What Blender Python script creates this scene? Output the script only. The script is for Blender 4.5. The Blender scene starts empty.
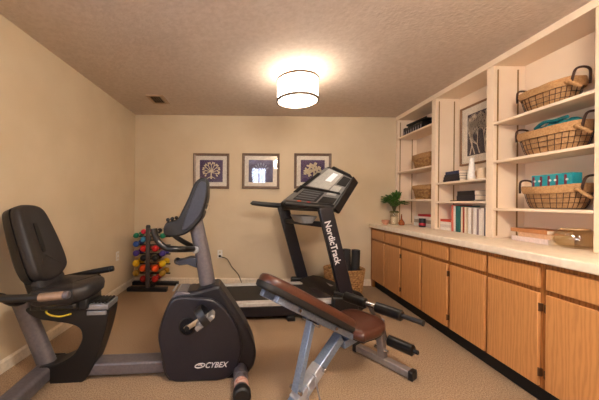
import bpy, bmesh, math, random
from mathutils import Vector, Matrix
R = math.radians
PI = math.pi
rnd = random.Random(7)
sc = bpy.context.scene
col = sc.collection

# ------------------------------------------------------------------ camera model (599 x 400 frame)
FPX, CX, CY, ROLL, CAMH = 266.0, 253.0, 202.5, 0.010, 1.176
H, DEP, XL, XR, YR = 2.418, 3.82, -1.70, 2.33, -1.0    # ceiling, back wall, left, right, rear wall

def ray(px, py):
    dx, dy = px - CX, py - CY
    return Vector(((dx + ROLL * dy) / FPX, 1.0, -(dy - ROLL * dx) / FPX))

def at_y(px, py, Y):
    d = ray(px, py)
    return Vector((d.x * Y, Y, CAMH + d.z * Y))

class Frame:
    """local frame of a thing: u forward, v to the left of u, w up"""
    def __init__(s, ox, oy, deg, oz=0.0):
        s.o = Vector((ox, oy, oz)); s.a = R(deg)
        s.u = Vector((math.cos(s.a), math.sin(s.a), 0)); s.v = Vector((-math.sin(s.a), math.cos(s.a), 0))
    def at(s, px, py, v=0.0):
        d = ray(px, py); c = Vector((0, 0, CAMH))
        t = (v - (c - s.o).dot(s.v)) / d.dot(s.v)
        p = c + d * t - s.o
        return Vector((p.dot(s.u), v, p.z))
    def floor(s, px, py, z=0.0):
        d = ray(px, py); t = (z - CAMH) / d.z
        p = Vector((0, 0, CAMH)) + d * t - s.o
        return Vector((p.dot(s.u), p.dot(s.v), z))

# ------------------------------------------------------------------ materials
def lin(c):
    return tuple((x / 255 / 12.92) if x / 255 <= .04045 else ((x / 255 + .055) / 1.055) ** 2.4 for x in c) + (1,)

def mat(name, rgb, rough=.5, metal=0.0, rgb2=None, scale=40, bump=0.0, bscale=None, stretch=None, spec=.5, detail=4, coat=0):
    m = bpy.data.materials.new(name); m.use_nodes = True
    nt = m.node_tree; b = nt.nodes['Principled BSDF']
    b.inputs['Base Color'].default_value = lin(rgb)
    b.inputs['Roughness'].default_value = rough
    b.inputs['Metallic'].default_value = metal
    b.inputs['Specular IOR Level'].default_value = spec
    b.inputs['Coat Weight'].default_value = coat
    tc = nt.nodes.new('ShaderNodeTexCoord'); mp = nt.nodes.new('ShaderNodeMapping')
    nt.links.new(tc.outputs['Object'], mp.inputs[0])
    if stretch: mp.inputs['Scale'].default_value = stretch
    if rgb2 is None: rgb2 = tuple(min(255, int(x * .93)) for x in rgb)
    n = nt.nodes.new('ShaderNodeTexNoise'); n.inputs['Scale'].default_value = scale; n.inputs['Detail'].default_value = detail
    nt.links.new(mp.outputs[0], n.inputs['Vector'])
    r = nt.nodes.new('ShaderNodeValToRGB')
    r.color_ramp.elements[0].position = .35; r.color_ramp.elements[1].position = .65
    r.color_ramp.elements[0].color = lin(rgb2); r.color_ramp.elements[1].color = lin(rgb)
    nt.links.new(n.outputs[0], r.inputs[0]); nt.links.new(r.outputs[0], b.inputs['Base Color'])
    if bump:
        n2 = nt.nodes.new('ShaderNodeTexNoise'); n2.inputs['Scale'].default_value = bscale or scale; n2.inputs['Detail'].default_value = 3
        nt.links.new(mp.outputs[0], n2.inputs['Vector'])
        bp_ = nt.nodes.new('ShaderNodeBump'); bp_.inputs['Strength'].default_value = bump; bp_.inputs['Distance'].default_value = .01
        nt.links.new(n2.outputs[0], bp_.inputs['Height']); nt.links.new(bp_.outputs[0], b.inputs['Normal'])
    return m

def emit(name, rgb, strength):
    m = bpy.data.materials.new(name); m.use_nodes = True
    b = m.node_tree.nodes['Principled BSDF']
    b.inputs['Base Color'].default_value = lin((235, 230, 220))
    b.inputs['Emission Color'].default_value = lin(rgb); b.inputs['Emission Strength'].default_value = strength
    tc = m.node_tree.nodes.new('ShaderNodeTexCoord'); n = m.node_tree.nodes.new('ShaderNodeTexNoise')
    n.inputs['Scale'].default_value = 300
    m.node_tree.links.new(tc.outputs['Object'], n.inputs['Vector']); m.node_tree.links.new(n.outputs[0], b.inputs['Roughness'])
    return m

def wood(name, a, b2, freq=15.0):
    m = bpy.data.materials.new(name); m.use_nodes = True
    nt = m.node_tree; b = nt.nodes['Principled BSDF']; b.inputs['Roughness'].default_value = .42
    tc = nt.nodes.new('ShaderNodeTexCoord'); mp = nt.nodes.new('ShaderNodeMapping'); mp.inputs['Scale'].default_value = (1, 1, .13)
    nt.links.new(tc.outputs['Object'], mp.inputs[0])
    w = nt.nodes.new('ShaderNodeTexWave'); w.wave_type = 'BANDS'; w.bands_direction = 'Y'
    w.inputs['Scale'].default_value = freq; w.inputs['Distortion'].default_value = 9; w.inputs['Detail'].default_value = 3
    w.inputs['Detail Scale'].default_value = 1.6
    n = nt.nodes.new('ShaderNodeTexNoise'); n.inputs['Scale'].default_value = 130; n.inputs['Detail'].default_value = 5
    nt.links.new(mp.outputs[0], w.inputs['Vector']); nt.links.new(mp.outputs[0], n.inputs['Vector'])
    mx = nt.nodes.new('ShaderNodeMath'); mx.operation = 'MULTIPLY_ADD'; mx.inputs[1].default_value = .55
    nt.links.new(w.outputs['Fac'], mx.inputs[0])
    m2 = nt.nodes.new('ShaderNodeMath'); m2.operation = 'MULTIPLY'; m2.inputs[1].default_value = .55
    nt.links.new(n.outputs[0], m2.inputs[0]); nt.links.new(m2.outputs[0], mx.inputs[2])
    r = nt.nodes.new('ShaderNodeValToRGB'); r.color_ramp.elements[0].position = .2; r.color_ramp.elements[1].position = .75
    r.color_ramp.elements[0].color = lin(b2); r.color_ramp.elements[1].color = lin(a)
    nt.links.new(mx.outputs[0], r.inputs[0]); nt.links.new(r.outputs[0], b.inputs['Base Color'])
    return m

def glass(name, rgb, alpha_mix=.85, rough=.03):
    """thin clear glass: mostly see-through with a mirror share set by the viewing angle of a real pane"""
    m = bpy.data.materials.new(name); m.use_nodes = True
    nt = m.node_tree; nt.nodes.remove(nt.nodes['Principled BSDF']); out = nt.nodes['Material Output']
    t = nt.nodes.new('ShaderNodeBsdfTransparent'); t.inputs[0].default_value = lin(rgb)
    g = nt.nodes.new('ShaderNodeBsdfGlossy'); g.inputs['Roughness'].default_value = rough
    lw = nt.nodes.new('ShaderNodeLayerWeight'); lw.inputs[0].default_value = .5
    pw_ = nt.nodes.new('ShaderNodeMath'); pw_.operation = 'POWER'; pw_.inputs[1].default_value = 5; nt.links.new(lw.outputs['Facing'], pw_.inputs[0])
    f = nt.nodes.new('ShaderNodeMath'); f.operation = 'MULTIPLY_ADD'; f.inputs[1].default_value = .9; f.inputs[2].default_value = .045; nt.links.new(pw_.outputs[0], f.inputs[0])
    n = nt.nodes.new('ShaderNodeTexNoise'); n.inputs['Scale'].default_value = 3
    bmp = nt.nodes.new('ShaderNodeBump'); bmp.inputs['Strength'].default_value = .02
    nt.links.new(n.outputs[0], bmp.inputs['Height']); nt.links.new(bmp.outputs[0], g.inputs['Normal'])
    mx = nt.nodes.new('ShaderNodeMixShader'); nt.links.new(f.outputs[0], mx.inputs[0])
    nt.links.new(t.outputs[0], mx.inputs[1]); nt.links.new(g.outputs[0], mx.inputs[2]); nt.links.new(mx.outputs[0], out.inputs[0])
    return m

# ------------------------------------------------------------------ mesh building
def smooth_curve(pts, n=4, closed=True):
    P = [Vector(p) for p in pts]; out = []; L = len(P)
    rng = range(L) if closed else range(L - 1)
    for i in rng:
        g = (lambda k: P[k % L]) if closed else (lambda k: P[max(0, min(L - 1, k))])
        a, b, c, d = g(i - 1), g(i), g(i + 1), g(i + 2)
        for j in range(n):
            t = j / n
            out.append(.5 * ((2 * b) + (c - a) * t + (2 * a - 5 * b + 4 * c - d) * t * t + (3 * b - a - 3 * c + d) * t ** 3))
    if not closed: out.append(P[-1])
    return out

def rrect(w, h, r, n=5):
    pts = []
    for cx, cy, a0 in ((w/2-r, h/2-r, 0), (-w/2+r, h/2-r, 90), (-w/2+r, -h/2+r, 180), (w/2-r, -h/2+r, 270)):
        for i in range(n + 1):
            a = R(a0 + 90 * i / n); pts.append((cx + r * math.cos(a), cy + r * math.sin(a)))
    return pts

def superell(a, b, n=2.0, seg=48):
    out = []
    for i in range(seg):
        t = 2 * PI * i / seg; c, s = math.cos(t), math.sin(t)
        out.append((a * math.copysign(abs(c) ** (2 / n), c), b * math.copysign(abs(s) ** (2 / n), s)))
    return out

class MB:
    def __init__(s): s.bm = bmesh.new()
    def box(s, c, size, m=None):
        mm = Matrix.Translation(Vector(c)) @ (m.to_4x4() if m else Matrix.Identity(4)) @ Matrix.Diagonal((*size, 1))
        bmesh.ops.create_cube(s.bm, size=1.0, matrix=mm); return s
    def ab(s, a, b):
        return s.box([(a[i] + b[i]) / 2 for i in range(3)], [abs(b[i] - a[i]) for i in range(3)])
    def rings(s, rings, cap0=True, cap1=True, closed=True, loop=False):
        V = [[s.bm.verts.new(p) for p in r] for r in rings]
        n = len(V[0]); k = len(V)
        for i in range(k if loop else k - 1):
            A, B = V[i], V[(i + 1) % k]
            for j in range(n if closed else n - 1):
                s.bm.faces.new((A[j], A[(j + 1) % n], B[(j + 1) % n], B[j]))
        if not loop:
            if cap0: s.bm.faces.new(list(reversed(V[0])))
            if cap1: s.bm.faces.new(V[-1])
        return s
    def tube(s, path, r, seg=10, loop=False, flat=1.0):
        P = [Vector(p) for p in path]; n = len(P); rings = []
        up = None
        for i in range(n):
            if loop: t = (P[(i + 1) % n] - P[i - 1]).normalized()
            else: t = (P[min(n - 1, i + 1)] - P[max(0, i - 1)]).normalized()
            if up is None:
                up = Vector((0, 0, 1)) if abs(t.z) < .9 else Vector((1, 0, 0))
            x = up - t * up.dot(t); x.normalize(); y = t.cross(x); up = x
            rr = r[i] if isinstance(r, (list, tuple)) else r
            rings.append([P[i] + x * (rr * math.cos(2 * PI * k / seg)) + y * (rr * flat * math.sin(2 * PI * k / seg)) for k in range(seg)])
        return s.rings(rings, loop=loop)
    def bar(s, a, b, w, h, side=None):
        """square bar from a to b; w along 'side', h along the other"""
        a, b = Vector(a), Vector(b); t = (b - a).normalized()
        x = Vector(side if side else (0, 1, 0)); x = (x - t * x.dot(t)).normalized(); y = t.cross(x)
        f = lambda p: [p + x * (w/2 * i) + y * (h/2 * j) for i, j in ((-1, -1), (1, -1), (1, 1), (-1, 1))]
        return s.rings([f(a), f(b)])
    def cyl(s, a, b, r, r2=None, seg=20):
        a, b = Vector(a), Vector(b)
        return s.tube([a, b], [r, r if r2 is None else r2], seg)
    def prism(s, pts, fn, d0, d1):
        """outline pts (2D) mapped by fn(p, depth) -> 3D"""
        return s.rings([[fn(p, d0) for p in pts], [fn(p, d1) for p in pts]])
    def lathe(s, prof, c=(0, 0, 0), seg=28, m=None):
        c = Vector(c); m = m or Matrix.Identity(3)
        rings = [[c + m @ Vector((max(r, 1e-4) * math.cos(2 * PI * k / seg), max(r, 1e-4) * math.sin(2 * PI * k / seg), z)) for k in range(seg)] for r, z in prof]
        return s.rings(rings)
    def ball(s, c, r, sx=(1, 1, 1), u=14, v=9):
        bmesh.ops.create_uvsphere(s.bm, u_segments=u, v_segments=v, radius=r, matrix=Matrix.Translation(Vector(c)) @ Matrix.Diagonal((*sx, 1))); return s
    def build(s, name, m, parent=None, bevel=0, smooth=40, seg=2, world=False):
        bmesh.ops.recalc_face_normals(s.bm, faces=s.bm.faces)
        me = bpy.data.meshes.new(name); s.bm.to_mesh(me); s.bm.free()
        if world and parent is not None:
            q = parent
            while q.parent: q = q.parent
            me.transform(q.matrix_basis.inverted())
        for p in me.polygons: p.use_smooth = True
        me.set_sharp_from_angle(angle=R(smooth))
        o = bpy.data.objects.new(name, me); me.materials.append(m); col.objects.link(o)
        if parent: o.parent = parent
        if bevel:
            b = o.modifiers.new('bevel', 'BEVEL'); b.width = bevel; b.segments = seg; b.limit_method = 'ANGLE'; b.angle_limit = R(35)
        return o

def tag(o, label, cat, group=None):
    o['label'] = label; o['category'] = cat
    if group: o['group'] = group
    return o

def thing(name, label, cat, loc=(0, 0, 0), rz=0, group=None):
    o = bpy.data.objects.new(name, None); o.empty_display_size = .1
    o.location = loc; o.rotation_euler = (0, 0, rz); o.matrix_basis  # Empty at the base
    col.objects.link(o)
    return tag(o, label, cat, group)

def struct(o):
    o['kind'] = 'structure'; return o

def copy_thing(src, loc, rz, label, group=None):
    c = src.copy(); col.objects.link(c); c.location = loc; c.rotation_euler = (0, 0, rz); c['label'] = label
    if group: c['group'] = group
    for ch in list(src.children):
        d = ch.copy(); col.objects.link(d); d.parent = c
        for g in list(ch.children):
            e = g.copy(); col.objects.link(e); e.parent = d
    return c

def text_into(mb, body, origin, ax, ay, an, depth=.0012, shear=0, bold=.0):
    """letters filling the parallelogram origin, ax (reading direction), ay (letter height)"""
    cu = bpy.data.curves.new('lettering', 'FONT'); cu.body = body; cu.size = 1; cu.shear = shear; cu.offset = bold
    o = bpy.data.objects.new('lettering', cu); col.objects.link(o); bpy.context.view_layer.update()
    me = bpy.data.meshes.new_from_object(o.evaluated_get(bpy.context.evaluated_depsgraph_get()))
    xs = [v.co.x for v in me.vertices]; ys = [v.co.y for v in me.vertices]
    x0, x1, y0, y1 = min(xs), max(xs), min(ys), max(ys)
    b2 = bmesh.new(); b2.from_mesh(me)
    ret = bmesh.ops.extrude_face_region(b2, geom=b2.faces[:])
    ext = {e for e in ret['geom'] if isinstance(e, bmesh.types.BMVert)}
    origin, ax, ay, an = Vector(origin), Vector(ax), Vector(ay), Vector(an).normalized()
    for v in b2.verts:
        v.co = origin + ax * ((v.co.x - x0) / (x1 - x0)) + ay * ((v.co.y - y0) / (y1 - y0)) + an * (depth if v in ext else 0)
    tmp = bpy.data.meshes.new('t'); b2.to_mesh(tmp); b2.free(); mb.bm.from_mesh(tmp)
    bpy.data.meshes.remove(tmp); bpy.data.objects.remove(o); bpy.data.curves.remove(cu); bpy.data.meshes.remove(me)
    return mb

# ------------------------------------------------------------------ palette
M = {}
M['wall'] = mat('tan wall paint', (206, 189, 161), .75, rgb2=(201, 183, 154), scale=3, bump=.05, bscale=160)
M['ceiling'] = mat('textured ceiling paint', (206, 192, 180), .9, rgb2=(196, 181, 168), scale=30, bump=.3, bscale=45)
M['carpet'] = mat('brown loop carpet', (178, 152, 124), .95, rgb2=(134, 110, 88), scale=140, bump=.7, bscale=170, spec=.1, detail=6)
M['trim'] = mat('cream trim paint', (232, 218, 196), .45)
M['shelfpaint'] = mat('cream bookcase paint', (238, 216, 190), .5, rgb2=(234, 211, 184), scale=4)
M['counter'] = mat('cream laminate', (240, 224, 202), .4, rgb2=(230, 212, 188), scale=25)
M['oak'] = wood('oak veneer', (202, 143, 86), (184, 125, 72))
M['oakdark'] = wood('oak face frame', (168, 108, 54), (132, 80, 36))
M['black'] = mat('black plastic', (16, 15, 17), .45, rgb2=(12, 11, 13), scale=60)
M['gloss'] = mat('glossy black foam', (14, 13, 14), .3, rgb2=(10, 10, 11), scale=60)
M['toe'] = mat('black toe kick vinyl', (12, 10, 9), .7)
M['housing'] = mat('charcoal shroud plastic', (20, 19, 26), .38, rgb2=(17, 16, 23), scale=70, bump=.06, bscale=500)
M['cover'] = mat('charcoal side cover plastic', (30, 29, 38), .36, rgb2=(27, 26, 35), scale=70, bump=.06, bscale=500)
M['vinyl'] = mat('charcoal seat vinyl', (37, 34, 36), .5, rgb2=(32, 29, 31), scale=90, bump=.12, bscale=400)
M['grey'] = mat('grey powder coated steel', (108, 103, 108), .4, .35, rgb2=(98, 93, 98), scale=60)
M['silver'] = mat('silver steel', (170, 175, 184), .32, .75, rgb2=(156, 160, 170), scale=50)
M['blue_steel'] = mat('blue grey hammered steel', (138, 156, 182), .34, .55, rgb2=(120, 136, 162), scale=120)
M['chrome'] = mat('chrome', (205, 205, 210), .15, 1.0)
M['brown_vinyl'] = mat('brown bench vinyl', (74, 40, 29), .3, rgb2=(64, 34, 24), scale=50, bump=.1, bscale=300)
M['white'] = mat('white plastic', (225, 222, 216), .4)
M['letter'] = mat('pale lettering', (222, 220, 222), .4)
M['cable'] = mat('yellow cable sheath', (214, 190, 40), .4)
M['belt'] = mat('treadmill belt rubber', (40, 37, 36), .7, rgb2=(30, 28, 27), scale=200)
M['rail'] = mat('pale grey side rail', (196, 192, 190), .5)
M['navy'] = mat('navy black frame paint', (20, 20, 30), .38, rgb2=(16, 16, 26), scale=50)
M['panel'] = mat('grey console plastic', (150, 148, 146), .5)
M['screen'] = emit('lit console display', (130, 175, 230), .25)
M['wicker'] = mat('tan wicker', (186, 142, 88), .65, rgb2=(140, 98, 56), scale=45, bump=.3, bscale=180)
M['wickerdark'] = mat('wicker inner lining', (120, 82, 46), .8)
M['burlap'] = mat('burlap liner', (186, 144, 98), .9, rgb2=(164, 122, 78), scale=90, bump=.4, bscale=260)
M['wire'] = mat('dark brown wire', (66, 40, 28), .5, .2)
M['brass'] = mat('brass shelf standard', (150, 116, 66), .45, .1)
M['mats'] = mat('black foam exercise mat', (26, 25, 27), .7)
M['frame'] = mat('taupe picture frame', (118, 96, 82), .4, .1, rgb2=(104, 84, 70), scale=30)
M['mat_board'] = mat('white mat board', (236, 228, 216), .8)
M['plum'] = mat('plum print ground', (66, 38, 96), .6, rgb2=(56, 32, 86), scale=20)
M['motif'] = mat('cream ink motif', (236, 222, 190), .6)
M['clear'] = glass('picture glass', (250, 250, 250))
M['teal'] = mat('teal fabric', (20, 118, 122), .7, rgb2=(14, 96, 102), scale=60, bump=.3)
M['leaf'] = mat('green leaves', (84, 130, 50), .5, rgb2=(48, 88, 30), scale=30)
M['page'] = mat('book paper', (236, 222, 200), .8, rgb2=(222, 206, 182), scale=120, stretch=(1, 1, 6))
# ------------------------------------------------------------------ camera
cam = bpy.data.cameras.new('camera'); co = bpy.data.objects.new('camera', cam); col.objects.link(co); sc.camera = co
cam.sensor_width = 36; cam.lens = 36 * FPX / 599; cam.shift_x = (299.5 - CX) / 599; cam.shift_y = (CY - 200) / 599
cam.clip_start = .02
co.matrix_world = Matrix.Translation((0, 0, CAMH)) @ Matrix.Rotation(R(90), 4, 'X') @ Matrix.Rotation(ROLL, 4, 'Z')

# ------------------------------------------------------------------ room shell
T = .1
struct(MB().ab((XL - T, YR - T, -T), (XR + T, DEP + T, 0)).build('floor', M['carpet']))
struct(MB().ab((XL - T, YR - T, H), (XR + T, DEP + T, H + T)).build('ceiling', M['ceiling']))
struct(MB().ab((XL - T, YR - T, 0), (XL, DEP + T, H)).build('wall_left', M['wall']))
struct(MB().ab((XL, DEP, 0), (XR, DEP + T, H)).build('wall_back', M['wall']))
struct(MB().ab((XR, YR - T, 0), (XR + T, DEP + T, H)).build('wall_right', M['wall']))
WX0, WX1, WZ0, WZ1 = -.08, .44, 1.78, 2.33
w = MB().ab((XL, YR - T, 0), (WX0, YR, H)).ab((WX1, YR - T, 0), (XR, YR, H)).ab((WX0, YR - T, 0), (WX1, YR, WZ0)).ab((WX0, YR - T, WZ1), (WX1, YR, H))
struct(w.build('wall_rear', M['wall']))
win = MB()
for a, b in (((WX0, WZ0), (WX1, WZ0 + .05)), ((WX0, WZ1 - .05), (WX1, WZ1)), ((WX0, WZ0), (WX0 + .05, WZ1)), ((WX1 - .05, WZ0), (WX1, WZ1)), ((.165, WZ0), (.195, WZ1))):
    win.ab((a[0], YR - .07, a[1]), (b[0], YR - .02, b[1]))
win = struct(win.build('window_1', M['white'], bevel=.004))
MB().ab((WX0 + .04, YR - .055, WZ0 + .04), (WX1 - .04, YR - .045, WZ1 - .04)).build('window_and_fill_pane', emit('daylit window and fill pane', (205, 222, 255), 14.0), win)

w2 = MB()  # added glowing panel out of view on the left wall, cool fill light
Y2a, Y2b, Z2a, Z2b = -.90, .20, .75, 1.58
for a, b in (((Y2a, Z2a), (Y2b, Z2a + .05)), ((Y2a, Z2b - .05), (Y2b, Z2b)), ((Y2a, Z2a), (Y2a + .05, Z2b)), ((Y2b - .05, Z2a), (Y2b, Z2b)), ((-.37, Z2a), (-.33, Z2b))):
    w2.ab((XL + .001, a[0], a[1]), (XL + .04, b[0], b[1]))
w2 = struct(w2.build('fill_window', M['white'], bevel=.004))
MB().ab((XL + .004, Y2a + .04, Z2a + .04), (XL + .012, Y2b - .04, Z2b - .04)).build('window_and_fill_pane', emit('daylit window and fill pane', (210, 226, 255), 12.0), w2)

def skirting(name, a, b, n):
    a, b, n = Vector(a), Vector(b), Vector(n)
    prof = ((0, 0), (.014, 0), (.014, .072), (.008, .082), (.004, .088), (0, .088))
    m = MB().rings([[a + n * p + Vector((0, 0, z)) for p, z in prof], [b + n * p + Vector((0, 0, z)) for p, z in prof]])
    struct(m.build(name, M['trim'], smooth=20))
skirting('baseboard_back', (XL + .014, DEP, 0), (1.735, DEP, 0), (0, -1, 0))
skirting('baseboard_left', (XL, YR, 0), (XL, DEP, 0), (1, 0, 0))

# ------------------------------------------------------------------ ceiling lamps
shade_m = emit('lit fabric drum shade', (255, 240, 220), 9.0)
diff_m = emit('lit lamp diffuser', (255, 240, 216), 8.0)
bright_m = emit('bright lit drum shade', (255, 240, 220), 84.0)
def ceiling_lamp(x, y, label):
    t = thing('ceiling_light', label, 'ceiling light', (x, y, H))
    MB().lathe([(0, 0), (.075, 0), (.075, -.02), (.06, -.03), (0, -.03)], seg=32).build('canopy', M['silver'], t, bevel=.003)
    MB().cyl((0, 0, -.03), (0, 0, -.27), .008).build('stem', M['silver'], t)
    prof = [(.188, -.082), (.192, -.082), (.192, -.262), (.188, -.262)]
    MB().rings([[(r * math.cos(2*PI*k/48), r * math.sin(2*PI*k/48), z) for k in range(48)] for r, z in prof], loop=True).build('shade', shade_m, t)
    MB().lathe([(0, -.262), (.184, -.262), (.184, -.270), (0, -.272)], seg=48).build('diffuser', diff_m, t)
    for z in (-.08, -.272):
        MB().rings([[(r * math.cos(2*PI*k/48), r * math.sin(2*PI*k/48), z + q) for k in range(48)] for r, q in ((.186, -.006), (.201, -.006), (.201, .013), (.186, .013))], loop=True).build('trim_ring', M['frame'], t)
    MB().lathe([(0, -.270), (.012, -.271), (.010, -.280), (.004, -.287), (0, -.288)], seg=16).build('finial', M['silver'], t)
    return t
lamp = ceiling_lamp(.415, 2.54, 'lit white drum shade lamp glowing on the ceiling')
lamp_b = copy_thing(lamp, (.76, .25, H), 0, 'second lit drum lamp, overhead and behind the viewer')
for ch in lamp_b.children:      # second lamp, out of view: shade glow raised to fill the room
    if ch.data.materials[0] in (shade_m, diff_m):
        ch.data = ch.data.copy(); ch.data.materials[0] = bright_m
for nm, (x, y) in (('lamp_bulb', (.415, 2.54)), ('lamp_bulb', (.76, .25))):
    l = bpy.data.lights.new(nm, 'POINT'); l.energy = 1.4; l.color = (1, .84, .64); l.shadow_soft_size = .05
    o = bpy.data.objects.new(nm, l); col.objects.link(o); o.location = (x, y, H - .095)

# ------------------------------------------------------------------ ceiling register and wall outlets
vc = Vector((-1.165, 3.225, H))
t = thing('ceiling_vent', 'small brown slotted air vent set in the ceiling near the left corner', 'air vent', vc)
MB().ab((-.10, -.13, -.012), (.10, -.105, 0)).ab((-.10, .105, -.012), (.10, .13, 0)).ab((-.10, -.105, -.012), (-.07, .105, 0)).ab((.06, -.105, -.012), (.10, .105, 0)).build('flange', mat('tan vent enamel', (186, 160, 132), .5), t)
MB().ab((-.07, -.105, -.003), (.06, .105, 0)).build('backing', mat('dark duct', (52, 36, 24), .8), t)
for i in range(5):
    MB().box((-.058 + i * .027, 0, -.008), (.020, .21, .002), Matrix.Rotation(R(38), 3, 'Y')).build('slat', mat('brown vent slat', (150, 120, 92), .5), t)

def outlet(label, loc, rz):
    t = thing('wall_outlet', label, 'outlet', loc, rz)
    MB().prism(rrect(.072, .116, .006), lambda p, d: (p[0], d, p[1]), -.006, 0).build('cover_plate', M['white'], t, bevel=.002)
    for s in (-1, 1):
        k = MB().prism(rrect(.034, .03, .008), lambda p, d: (p[0], d, p[1] + s * .025), -.009, -.005).build('socket', M['trim'], t)
        MB().ab((-.009, -.0095, s*.025 - .003), (-.005, -.0085, s*.025 + .008)).ab((.005, -.0095, s*.025 - .003), (.009, -.0085, s*.025 + .008)).build('slot', M['black'], k)
    return t
pb = at_y(220, 254, DEP)
outlet('white duplex outlet on the back wall with a black cord plugged in', (pb.x, DEP, pb.z), 0)
outlet('small white outlet low on the left wall beside the dumbbell rack', (XL, 3.345, .485), R(90))
c0 = Vector((pb.x, DEP - .012, pb.z - .025))
t = thing('power_cord', 'thin black power cord dropping from the back wall outlet behind the treadmill', 'cord', (c0.x, DEP, 0))
MB().box(c0 + Vector((0, -.012, 0)), (.03, .03, .026)).build('plug', M['black'], t, bevel=.004, world=True)
pe = [at_y(x, y, DEP - .018) for x, y in ((227, 259), (232, 267), (238, 274), (241, 281))]
MB().tube(smooth_curve([c0 + Vector((.008, -.02, -.008))] + pe + [(pe[-1].x + .03, DEP - .05, .02), (pe[-1].x + .2, DEP - .06, .008)], 5, False), .005, 8).build('cable', M['black'], t, world=True)

# ------------------------------------------------------------------ framed prints on the back wall
def framed(name, label, cx, cz, w_, h_, fw, matw, ground, group=None, matb=None, fr=None, depth=.022):
    t = thing(name, label, 'picture', (cx, DEP, cz), 0, group)
    ring = lambda W, Hh: [(-W/2, -Hh/2), (W/2, -Hh/2), (W/2, Hh/2), (-W/2, Hh/2)]
    o_, i_ = ring(w_, h_), ring(w_ - 2*fw, h_ - 2*fw)
    f = [(o_, 0), (o_, -depth), (ring(w_ - fw*.6, h_ - fw*.6), -depth - .004), (i_, -depth + .006), (i_, 0)]
    MB().rings([[(p[0], d, p[1]) for p in q] for q, d in f], loop=True).build('frame', fr or M['frame'], t, smooth=20)
    MB().ab((-w_/2 + fw*.8, -.010, -h_/2 + fw*.8), (w_/2 - fw*.8, -.004, h_/2 - fw*.8)).build('mat_board', matb or M['mat_board'], t)
    pw, ph = w_/2 - fw - matw, h_/2 - fw - matw
    pr = MB().ab((-pw, -.0125, -ph), (pw, -.009, ph)).build('print', ground, t)
    MB().ab((-w_/2 + fw*.9, -.0165, -h_/2 + fw*.9), (w_/2 - fw*.9, -.0155, h_/2 - fw*.9)).build('pane', M['clear'], t)
    return t, pr, pw, ph
def blob(mb, x, z, rx, rz, a, y=-.0135):
    pts = [(rx * math.cos(2*PI*k/12), rz * math.sin(2*PI*k/12)) for k in range(12)]
    q = [(x + p[0]*math.cos(a) - p[1]*math.sin(a), z + p[0]*math.sin(a) + p[1]*math.cos(a)) for p in pts]
    mb.prism(q, lambda p, d: (p[0], d, p[1]), -.0125, y)
def stroke(mb, a, b, wa, wb, y=-.0135):
    a, b = Vector((*a, 0)), Vector((*b, 0)); d = (b - a).normalized(); n = Vector((-d.y, d.x, 0))
    q = [a + n*wa, a - n*wa, b - n*wb, b + n*wb]
    mb.prism([(p.x, p.y) for p in q], lambda p, dd: (p[0], dd, p[1]), -.0125, y)
px_m = FPX / DEP
def pic_at(x0, x1, y0, y1):
    a, b = at_y((x0 + x1)/2, (y0 + y1)/2, DEP), None
    return a.x, a.z, (x1 - x0)/px_m, (y1 - y0)/px_m
cx, cz, w_, h_ = pic_at(193.4, 229.4, 153.6, 188.6)
t, pr, pw, ph = framed('framed_print', 'square framed print of a round cream tree on purple, leftmost on the back wall', cx, cz, w_, h_, .036, .058, M['plum'], 'framed prints on the back wall')
mb = MB(); r_ = random.Random(3)
stroke(mb, (0, -ph*.72), (0, -.01), .011, .008)
for k in range(9):
    a = R(-35 + 250 * k / 8); e = (math.cos(a)*pw*.48, math.sin(a)*ph*.48 + .01)
    stroke(mb, (0, -.02 + .004*k % .02), e, .006, .004)
    for q in (-.17, .17):
        e2 = (math.cos(a+q)*pw*.70, math.sin(a+q)*ph*.68 + .01); stroke(mb, e, e2, .005, .004)
        blob(mb, e2[0], e2[1], .016, .011, a + q + .4*(r_.random()-.5))
for s in (-1, 1): stroke(mb, (0, -ph*.5), (s*pw*.35, -ph*.68), .006, .004)
mb.build('motif', M['motif'], pr)
cx, cz, w_, h_ = pic_at(242.2, 279.4, 153.6, 188.8)
t, pr, pw, ph = framed('framed_print', 'square framed purple print behind glass reflecting a window, middle one on the back wall', cx, cz, w_, h_, .036, .058, mat('slate violet print', (84, 84, 132), .5, rgb2=(50, 44, 92), scale=9), 'framed prints on the back wall')
mb = MB()
for k in range(7):
    a = R(30 + 20*k); stroke(mb, (.01, -.05), (math.cos(a)*pw*.62, math.sin(a)*ph*.75 - .02), .008, .003); blob(mb, math.cos(a)*pw*.62, math.sin(a)*ph*.75 - .02, .02, .01, a)
mb.build('motif', mat('pale blue motif', (150, 160, 196), .6), pr)
cx, cz, w_, h_ = pic_at(294.0, 331.0, 153.6, 188.8)
t, pr, pw, ph = framed('framed_print', 'square framed print of a cream blossom on purple, partly behind the treadmill console', cx, cz, w_, h_, .036, .058, M['plum'], 'framed prints on the back wall')
mb = MB(); r_ = random.Random(5)
for (x, z, q) in ((-.5, .05, .24), (-.25, .45, .24), (.15, .5, .26), (.45, .2, .24), (.35, -.2, .24), (0, .1, .28), (-.3, -.25, .22), (.62, -.05, .16), (-.62, -.2, .14)):
    for k in range(5):
        a = 2*PI*k/5 + r_.random(); blob(mb, x*pw + math.cos(a)*q*pw*.6, z*ph + math.sin(a)*q*ph*.6, q*pw*.55, q*pw*.34, a)
stroke(mb, (.02, 0), (.01, -ph*.8), .008, .01)
mb.build('motif', M['motif'], pr)

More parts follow.
